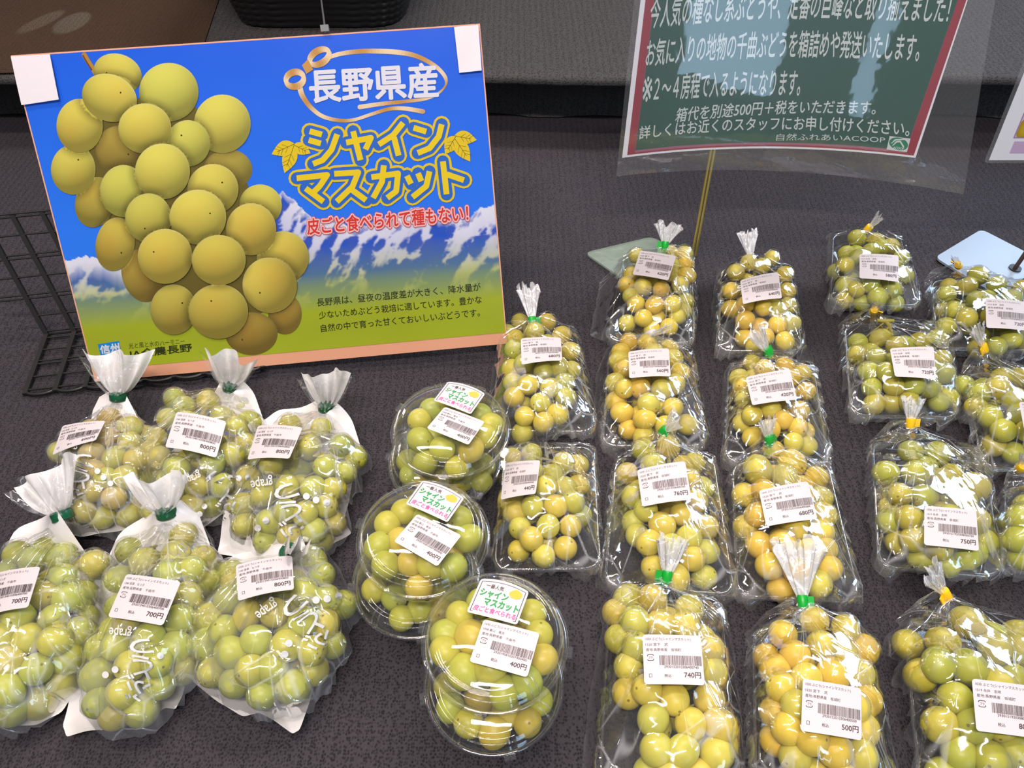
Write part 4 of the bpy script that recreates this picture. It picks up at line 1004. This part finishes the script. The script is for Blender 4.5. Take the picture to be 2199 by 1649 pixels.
  tag='clear pack cut by the right photo edge beside the 750 yen pack',
  out=[(2180,1012),(2204,1012),(2260,1030),(2300,1100),(2310,1250),(2200,1255),(2160,1220),(2145,1120),(2142,1040)], tray=[(2158,1045),(2285,1045),(2300,1235),(2165,1225)], lab=None,
  g=[(2192,1122),(2186,1155),(2205,1090),(2225,1130),(2200,1190),(2240,1160),(2230,1095),(2250,1200)]),
]
def make_pack(i, d):
    rg = random.Random(100 + i); r = d['r']
    C, R = bunch_points(d['g'], r, .004, .026, rg, 12)
    full = d['tag']
    root = thing('grape_pack', P(*np.mean(d['out'], 0), 0.0), full, 'grape pack', 'clear tray packs of grapes')
    rim = tray(root, d['tray'])
    tipw = P(*d['tip'], .040) if d.get('tip') else None
    make_bunch(C, R, d['pal'], 'grape bunch inside the ' + full.replace('clear pack', 'pack'), 'grape bunches in the tray packs', rg, tipw)
    neck = None; zt = .036
    if d['tie']: neck = P(*d['tie'], zt)
    D = Drape(d['out'], C, R, rim, neck, zt)
    D.mesh('film_bag', M['clear_film'], root, i + 1)
    if d['tie']:
        T = P(*d['tie'], zt); ez = zt + .022; E = P(*d['end'], ez); ax = E - T
        wpx = d['tw']; dep = np.dot(RM.T @ (E - CAMP), [0, 0, -1]); w = wpx * dep / F_PX
        tail(root, T + ax / np.linalg.norm(ax) * .002, E, .0062, w, M['bunched_film'], i * 7 + 3)
        tie(root, T, ax, .0048, .011, M[d['tc']], tab=None if d['tc'] == 'bunched_film' else rg.choice([-1, 1]))
    if d['lab']:
        fn = label_fn(d['lab'], D, bend=rg.uniform(.0006, .002))
        price_label(root, fn, d['who'], TOWN, d['price'], d['code'])
for i, d in enumerate(PACKS): make_pack(i, d)

# ------------------------------------------------------------------ tied bags with a white back sheet
W_ = '1340 宮原　なつ子'
BAGS = [
 dict(price='600', r=0.012, tie=(255, 851), end=(252, 762), tw=120, pal='brown', tag='600 yen bag of brownish grapes nearest the wire rack',
  out=[(243,860),(268,860),(300,895),(320,960),(325,1050),(310,1120),(260,1155),(180,1160),(120,1130),(100,1050),(105,1000),(130,940),(180,900)], back=[(252,862),(290,880),(326,960),(332,1060),(300,1130),(200,1168),(120,1140),(100,1060)],
  lab=[(136,916),(228,905),(207,947),(114,979)], txt=(168, 962, 74, 18),
  g=[(277,917),(235,900),(230,940),(278,950),(197,978),(247,985),(290,987),(165,1000),(205,1015),(262,1025),(225,1028),(197,1058),(245,1068),(300,1080),(180,1092),(215,1108),(130,970),(150,945),(280,1105),(195,935)]),
 dict(price='800', r=0.0122, tie=(497, 829), end=(495, 768), tw=92, pal='green', tag='800 yen bag with its white top against the poster edge',
  out=[(483,838),(512,838),(545,865),(562,910),(550,990),(515,1060),(480,1120),(400,1150),(320,1140),(265,1100),(300,1020),(320,940),(335,880),(370,838),(430,832)], back=[(500,838),(556,870),(572,920),(560,1000),(500,1100),(400,1160),(290,1125),(262,1095)],
  lab=[(380,886),(487,907),(465,985),(355,962)], txt=(430, 1020, 72, -25),
  g=[(375,857),(447,862),(520,870),(362,900),(335,942),(342,982),(508,920),(535,905),(497,975),(457,995),(478,1042),(425,1045),(325,970),(290,1072),(330,1097),(450,1085),(412,1085),(380,1005),(525,950),(400,905),(475,895),(370,1060),(420,960)]),
 dict(price='800', r=0.0122, tie=(702, 873), end=(699, 805), tw=92, pal='green', tag='800 yen bag with torn white top beside the round tubs',
  out=[(688,882),(716,884),(745,910),(775,960),(778,1000),(745,1060),(735,1120),(725,1170),(650,1190),(560,1190),(490,1170),(500,1100),(508,1020),(525,950),(560,905),(640,885)], back=[(700,884),(760,920),(782,985),(755,1060),(742,1130),(758,1152),(700,1190),(560,1200),(468,1196),(480,1140),(500,1050),(520,940),(600,890)],
  lab=[(555,916),(651,920),(622,987),(532,989)], txt=(585, 1035, 88, -8),
  g=[(622,912),(690,920),(735,960),(665,962),(700,1002),(742,1015),(762,980),(535,1027),(582,1000),(565,1062),(617,1045),(672,1047),(700,1087),(525,1125),(579,1120),(657,1110),(615,1100),(622,1150),(675,1140),(570,1160),(520,1085),(545,975),(715,1050),(690,1160),(600,950)]),
 dict(price='700', zt=.050, ze=.028, r=0.0134, tie=(133, 1107), end=(100, 1012), tw=135, pal='green', tag='700 yen bag cut by the left photo edge',
  out=[(120,1118),(150,1118),(165,1160),(160,1230),(172,1300),(185,1360),(170,1440),(140,1510),(95,1550),(20,1545),(-50,1520),(-70,1400),(-60,1280),(-10,1190),(60,1135)], back=[(140,1114),(175,1160),(203,1210),(220,1240),(207,1300),(198,1380),(182,1450),(140,1535),(85,1562),(35,1566),(20,1545),(-40,1500),(-40,1300),(40,1150)],
  lab=[(-25,1238),(89,1218),(62,1306),(-40,1330)], txt=None,
  g=[(37,1190),(97,1180),(133,1197),(77,1203),(133,1246),(97,1280),(143,1283),(37,1330),(117,1330),(58,1373),(128,1383),(7,1376),(77,1436),(143,1416),(20,1426),(83,1506),(130,1466),(20,1486),(5,1330),(165,1356),(30,1520),(10,1240),(-30,1300),(-30,1400),(60,1270),(-25,1470)]),
 dict(price='700', zt=.050, ze=.030, r=0.0132, tie=(357, 1100), end=(338, 1025), tw=125, pal='green', tag='700 yen bag fully in view at the front',
  out=[(343,1110),(372,1110),(430,1115),(460,1160),(465,1220),(440,1280),(425,1350),(400,1440),(380,1500),(300,1540),(230,1545),(180,1500),(190,1420),(200,1330),(220,1240),(250,1180),(300,1130)], back=[(357,1112),(440,1120),(464,1200),(436,1300),(408,1420),(396,1500),(384,1530),(362,1528),(330,1555),(270,1568),(200,1572),(152,1590),(138,1560),(155,1500),(190,1380),(215,1240),(260,1160)],
  lab=[(273,1234),(390,1250),(351,1345),(233,1326)], txt=(283, 1360, 88, 6),
  g=[(278,1183),(310,1206),(378,1193),(394,1150),(256,1243),(413,1223),(400,1283),(386,1330),(323,1370),(370,1390),(253,1383),(216,1390),(280,1433),(346,1426),(210,1450),(266,1490),(340,1460),(240,1526),(300,1523),(366,1233),(273,1340),(430,1200),(392,1437),(220,1515),(330,1290),(300,1280)]),
 dict(price='800', r=0.013, tie=(622, 1188), end=(640, 1172), tw=40, pal='green', tag='800 yen bag in front with curling white edge, top hidden',
  out=[(560,1185),(640,1175),(690,1185),(730,1220),(757,1280),(735,1380),(700,1440),(670,1510),(600,1520),(520,1490),(440,1460),(405,1400),(410,1340),(440,1280),(480,1220)], back=[(600,1180),(660,1178),(700,1300),(690,1420),(668,1515),(648,1575),(632,1582),(590,1550),(556,1530),(520,1538),(470,1510),(420,1470),(375,1448),(374,1424),(402,1408),(404,1350),(440,1270),(500,1200)],
  lab=[(507,1216),(628,1195),(632,1268),(512,1293)], txt=(592, 1295, 95, -35),
  g=[(496,1230),(670,1203),(690,1236),(653,1273),(703,1290),(733,1293),(493,1286),(530,1323),(450,1326),(483,1356),(590,1316),(550,1376),(660,1340),(693,1343),(443,1380),(500,1400),(616,1393),(670,1406),(710,1376),(456,1443),(546,1443),(506,1460),(580,1430),(633,1470,1.08),(563,1486),(666,1433),(536,1260),(616,1256),(580,1240)]),
]
def make_bag(i, d):
    rg = random.Random(500 + i); r = d['r']
    C, R = bunch_points(d['g'], r, .003, .034, rg, 14)
    root = thing('grape_bag', P(*np.mean(d['out'], 0), 0.0), d['tag'], 'grape bag', 'tied white-backed bags of grapes')
    make_bunch(C, R, d['pal'], 'grape bunch inside the ' + d['tag'], 'grape bunches in the white-backed bags', rg)
    zt = d.get('zt', .036); T = P(*d['tie'], zt); D = Drape(d['out'], C, R, None, T, zt)
    film = D.mesh('film_front', M['bag_film'], root, 40 + i, .002)
    # white back sheet, lying under the grapes with curling edges
    bk = np.array([P(x, y, .006)[:2] for x, y in d['back']]); c = bk.mean(0)
    dense = []
    for k in range(len(bk)):
        for t in np.linspace(0, 1, 8, endpoint=False): dense.append(bk[k] * (1 - t) + bk[(k + 1) % len(bk)] * t)
    dense = np.array(dense)
    for _ in range(2): dense = (np.roll(dense, 1, 0) + 2 * dense + np.roll(dense, -1, 0)) / 4
    rows = []
    for s in np.linspace(.05, 1.0, 14):
        q = c + (dense - c) * s; z = []
        for k, (x, y) in enumerate(q):
            e = max(0, (s - .62) / .38); nz = noise.noise(Vector((x * 28, y * 28, i * 3.1))); nk = math.exp(-((x - T[0]) ** 2 + (y - T[1]) ** 2) / .03 ** 2)
            z.append((x, y, .0014 + e * (.011 + .011 * nz) + nk * (zt - .004)))
        rows.append(z)
    b = MB(); b.grid(rows, closed=True); b.build('white_back', M['white_back_film'], root)
    ez = zt + d.get('ze', .036); E = P(*d['end'], ez); ax = E - T; dep = np.dot(RM.T @ (E - CAMP), [0, 0, -1]); w = 1.3 * d['tw'] * dep / F_PX
    bag_top(root, T, E, w, 900 + i)
    tie(root, T, ax, .0098, .0095, M['dark_green_tape'], 'twist_tie')
    who, town = W_, '千曲市'
    fn = label_fn(d['lab'], D, bend=rg.uniform(.001, .0025))
    price_label(root, fn, who, town, d['price'], '2930134010306400' + d['price'])
    if d['txt']:
        x0, y0, hgt, rot = d['txt']
        def fs(a, b_, layer):   # picture offsets -> point on the film
            p = P(a, b_, .035)
            for _ in range(4): p = P(a, b_, float(D.z(p[0], p[1])))
            return p + np.array([0, 0, .0026 + .0001 * layer])
        pr = Print(fs); wc = s2l((236, 236, 236)); ca, sa = math.cos(math.radians(rot)), math.sin(math.radians(rot))
        def tr(u, v): x, y = u * hgt, v * hgt; return (x0 + x * ca - y * sa, y0 + x * sa + y * ca)
        # the bag hangs upside down: brush lettering turned half round
        for k, ch in enumerate('うどぶ'):
            q = [tr(.62, .62 + k * .52), tr(.02, .62 + k * .52), tr(.02, .12 + k * .52), tr(.62, .12 + k * .52)]
            pr.text(ch, q, wc, 1, .012)
        pr.text('grape', [tr(.02, .10), tr(-.52, .10), tr(-.52, -.14), tr(.02, -.14)], wc, 1, .018)
        for u, v in ((.78, .5), (1.0, .62), (1.25, .72), (-.28, .95), (-.5, 1.1)):
            an = np.linspace(0, 6.28, 12, endpoint=False); pr.poly([tr(u + .085 * math.cos(t), v + .085 * math.sin(t)) for t in an], wc, 1)
        pr.build('brush_lettering', film, M['print'])
def bag_top(parent, T, E, w, seed):
    """white back film and clear front film spread out above the tie"""
    rg = random.Random(seed); ax = E - T; L = np.linalg.norm(ax); ax = ax / L; sd = np.array([1.0, 0, 0]) - ax * ax[0]; sd /= np.linalg.norm(sd); nn = np.cross(sd, ax)
    ph = [rg.uniform(0, 6.28) for _ in range(5)]
    def sheet(name, m, off, spread, cut):
        rows = []
        for t in np.linspace(0, 1, 15):
            r = []
            for s in np.linspace(-1, 1, 41):
                ww = .0065 + (w * .5 * spread - .0065) * t ** .62
                e = 1 + cut * (.5 * math.sin(2.3 * s + ph[0]) + .35 * math.sin(6 * s + ph[1]) + (.25 if s > .25 else -.2) * math.copysign(1, math.sin(ph[2])))
                fold = .0075 * t * math.sin(5.5 * s + ph[2] + 1.2 * t) + .004 * math.sin(13 * s + ph[3]) * (1 - .4 * t)
                r.append(T + ax * (.003 + L * t * (e if t > .3 else 1 + (e - 1) * t / .3)) + sd * ww * s * (1 - .06 * s * s) + nn * (fold + off * (.4 + t) + .010 * (1 - s * s) * off / abs(off) * (1 - t) * .5 + .004))
            rows.append(r)
        b = MB(); b.grid(rows); o = b.build(name, m, parent); add_crease(o, 60, seed)
    sheet('white_top', M['white_back_film'], -.003, 1.0, .16); sheet('clear_top', M['bag_film'], .004, 1.12, .22)
for i, d in enumerate(BAGS): make_bag(i, d)

# ------------------------------------------------------------------ round tubs of loose grapes, stacked in twos
def tub(c, z0, label, group, rot, r=.0585):
    t = thing('grape_tub', (c[0], c[1], z0), label, 'plastic tub', group); n = 96; an = np.linspace(0, 2 * math.pi, n, endpoint=False)
    def lathe(b, prof, rib=0.0):
        b.grid([[(c[0] + (q + (rib * abs(math.sin(6 * a)) if k in (1, 2) else 0)) * math.cos(a), c[1] + (q + (rib * abs(math.sin(6 * a)) if k in (1, 2) else 0)) * math.sin(a), z0 + z) for a in an] for k, (q, z) in enumerate(prof)], closed=True)
    k = r / .0585
    b = MB(); lathe(b, [(.001, .0016), (.043 * k, .0016), (.0455 * k, .003), (.052 * k, .020), (.0545 * k, .033), (.0550 * k, .035), (.0572 * k, .0355), (.0575 * k, .034)], .0006)
    b.build('tub_base', M['clear_tub'], t)
    b = MB(); lathe(b, [(.0584 * k, .0335), (.0588 * k, .0345), (.0588 * k, .0372), (.0578 * k, .0384), (.0570 * k, .0380), (.0562 * k, .0400), (.0553 * k, .0402), (.0540 * k, .0440), (.0505 * k, .0490), (.0480 * k, .0502), (.0470 * k, .0496), (.0445 * k, .0496), (.0435 * k, .0504), (.001, .0506)])
    lid = b.build('tub_lid', M['clear_tub'], t)
    b = MB()
    for j in range(4):
        a0 = rot + j * math.pi / 2
        for da in (-.055, .055):
            a = a0 + da; u = np.array([math.cos(a), math.sin(a), 0])
            b.tube([np.array([c[0], c[1], z0]) + u * q + [0, 0, z] for q, z in ((.0565 * k, .0398), (.0540 * k, .0448), (.0505 * k, .0498), (.0475 * k, .0508), (.0430 * k, .0512))], .0008, 6)
        arc = [np.array([c[0] + .0525 * k * math.cos(a0 + s), c[1] + .0525 * k * math.sin(a0 + s), z0 + .0470]) for s in np.linspace(.16, 1.41, 16)]
        b.tube(arc, .0007, 6)
        a = a0 + .78; u = np.array([math.cos(a), math.sin(a), 0]); v = np.array([-math.sin(a), math.cos(a), 0])
        b.box(np.array([c[0], c[1], z0 + .036]) + u * .0600 * k, u * .0022, v * .0045, np.array([0, 0, .0016]))
    b.build('lid_ribs', M['clear_tub'], lid)
    return t
def tub_grapes(c, z0, pts, seed, label, group, zc=.026, fill=6):
    rg = random.Random(seed); r = .0122; C = []; R = []
    for a in pts:
        p = P(a[0], a[1], z0 + zc); d = p[:2] - c; l = np.linalg.norm(d); lim = .0475 - r * .75
        if l > lim: p[:2] = c + d * lim / l
        C.append(p); R.append(r * rg.uniform(.96, 1.06) * (a[2] if len(a) > 2 else 1))
    for _ in range(500):
        if len(C) >= len(pts) + fill: break
        a, l = rg.uniform(0, 6.28), .036 * math.sqrt(rg.random()); p = np.array([c[0] + l * math.cos(a), c[1] + l * math.sin(a), z0 + .0155])
        if np.linalg.norm(np.array(C) - p, axis=1).min() > r * 1.6: C.append(p); R.append(r)
    C = relax(C, R, z0 + .002, 1.0, 12, .94); R = np.array(R)
    for i in range(len(C)):
        d = C[i, :2] - c; l = np.linalg.norm(d); lim = .052 - R[i] * .9
        if l > lim: C[i, :2] = c + d * lim / l
        C[i, 2] = min(C[i, 2], z0 + .0475 - R[i])
    for p, q in zip(C, R):
        o = place_grape(p, q, 'tub', rg); tag(o, label, 'grape', group)
ST = .0500
TUBS = [
 ('back', (967, 912), (955, 985), .30, [(1033+0,0)], [(962,821),(1042,847),(1011,891),(931,861)], [(955,874),(1041,906),(1006,956),(916,920)],
  [(902,897),(925,872),(902,947),(950,965),(1012,967),(1045,930),(1060,910),(1035,890),(960,870),(985,905),(1005,870)], [(872,995),(885,1015),(960,1018),(1035,1032),(1000,1025),(915,1030),(1055,1000)]),
 ('middle', (908, 1145), (893, 1238), .55, None, [(907,1033),(997,1071),(961,1123),(871,1083)], [(896,1104),(991,1150),(939,1217),(846,1163)],
  [(821,1114),(868,1094),(805,1177),(852,1161),(829,1209),(884,1209),(927,1217),(966,1220),(1010,1153),(1002,1106),(888,1051),(950,1070),(915,1110)], [(801,1268),(848,1283),(868,1323),(903,1311),(888,1258),(950,1310),(980,1290)]),
 ('front', (1062, 1366), (1060, 1462), .62, None, [(1033,1244),(1136,1272),(1110,1343),(1002,1315)], [(1039,1330),(1159,1360),(1132,1455),(1008,1421)],
  [(972,1315),(1022,1275),(943,1393),(1010,1374,1.1),(998,1437,1.1),(1148,1319),(1167,1413),(1085,1480),(950,1362),(1050,1445),(1128,1465),(1155,1362),(1090,1300)], [(966,1516),(1006,1551),(1065,1563),(1128,1543),(1163,1512),(950,1480),(1090,1540)]),
]
for k, (nm, up, lo, rot, _, stk, lab, g1, g0) in enumerate(TUBS):
    cu = P(*up, ST + .045)[:2]; cl = P(*lo, .040)[:2]
    tub(cl, 0.0, f'clear round tub of loose grapes underneath in the {nm} stack', 'round plastic tubs of grapes', rot + .4)
    tub_grapes(cl, 0.0, g0, 70 + k, f'loose green grape in the lower tub of the {nm} stack', f'loose grapes in the lower tub of the {nm} stack')
    t = tub(cu, ST + .0015, f'400 yen clear round tub of loose grapes on top of the {nm} stack', 'round plastic tubs of grapes', rot)
    tub_grapes(cu, ST + .0015, g1, 80 + k, f'loose green grape in the top tub of the {nm} stack', f'loose grapes in the top tub of the {nm} stack')
    zl = ST + .0015 + .0516
    fn = label_fn(lab, fixz=zl, lift=.0004, bend=.0006); price_label(t, fn, '1958 栗山　竜治', '千曲市', '400', '2930195810307400400')
    fn = label_fn(stk, fixz=zl, lift=.0010, bend=.0008); sticker(t, fn)
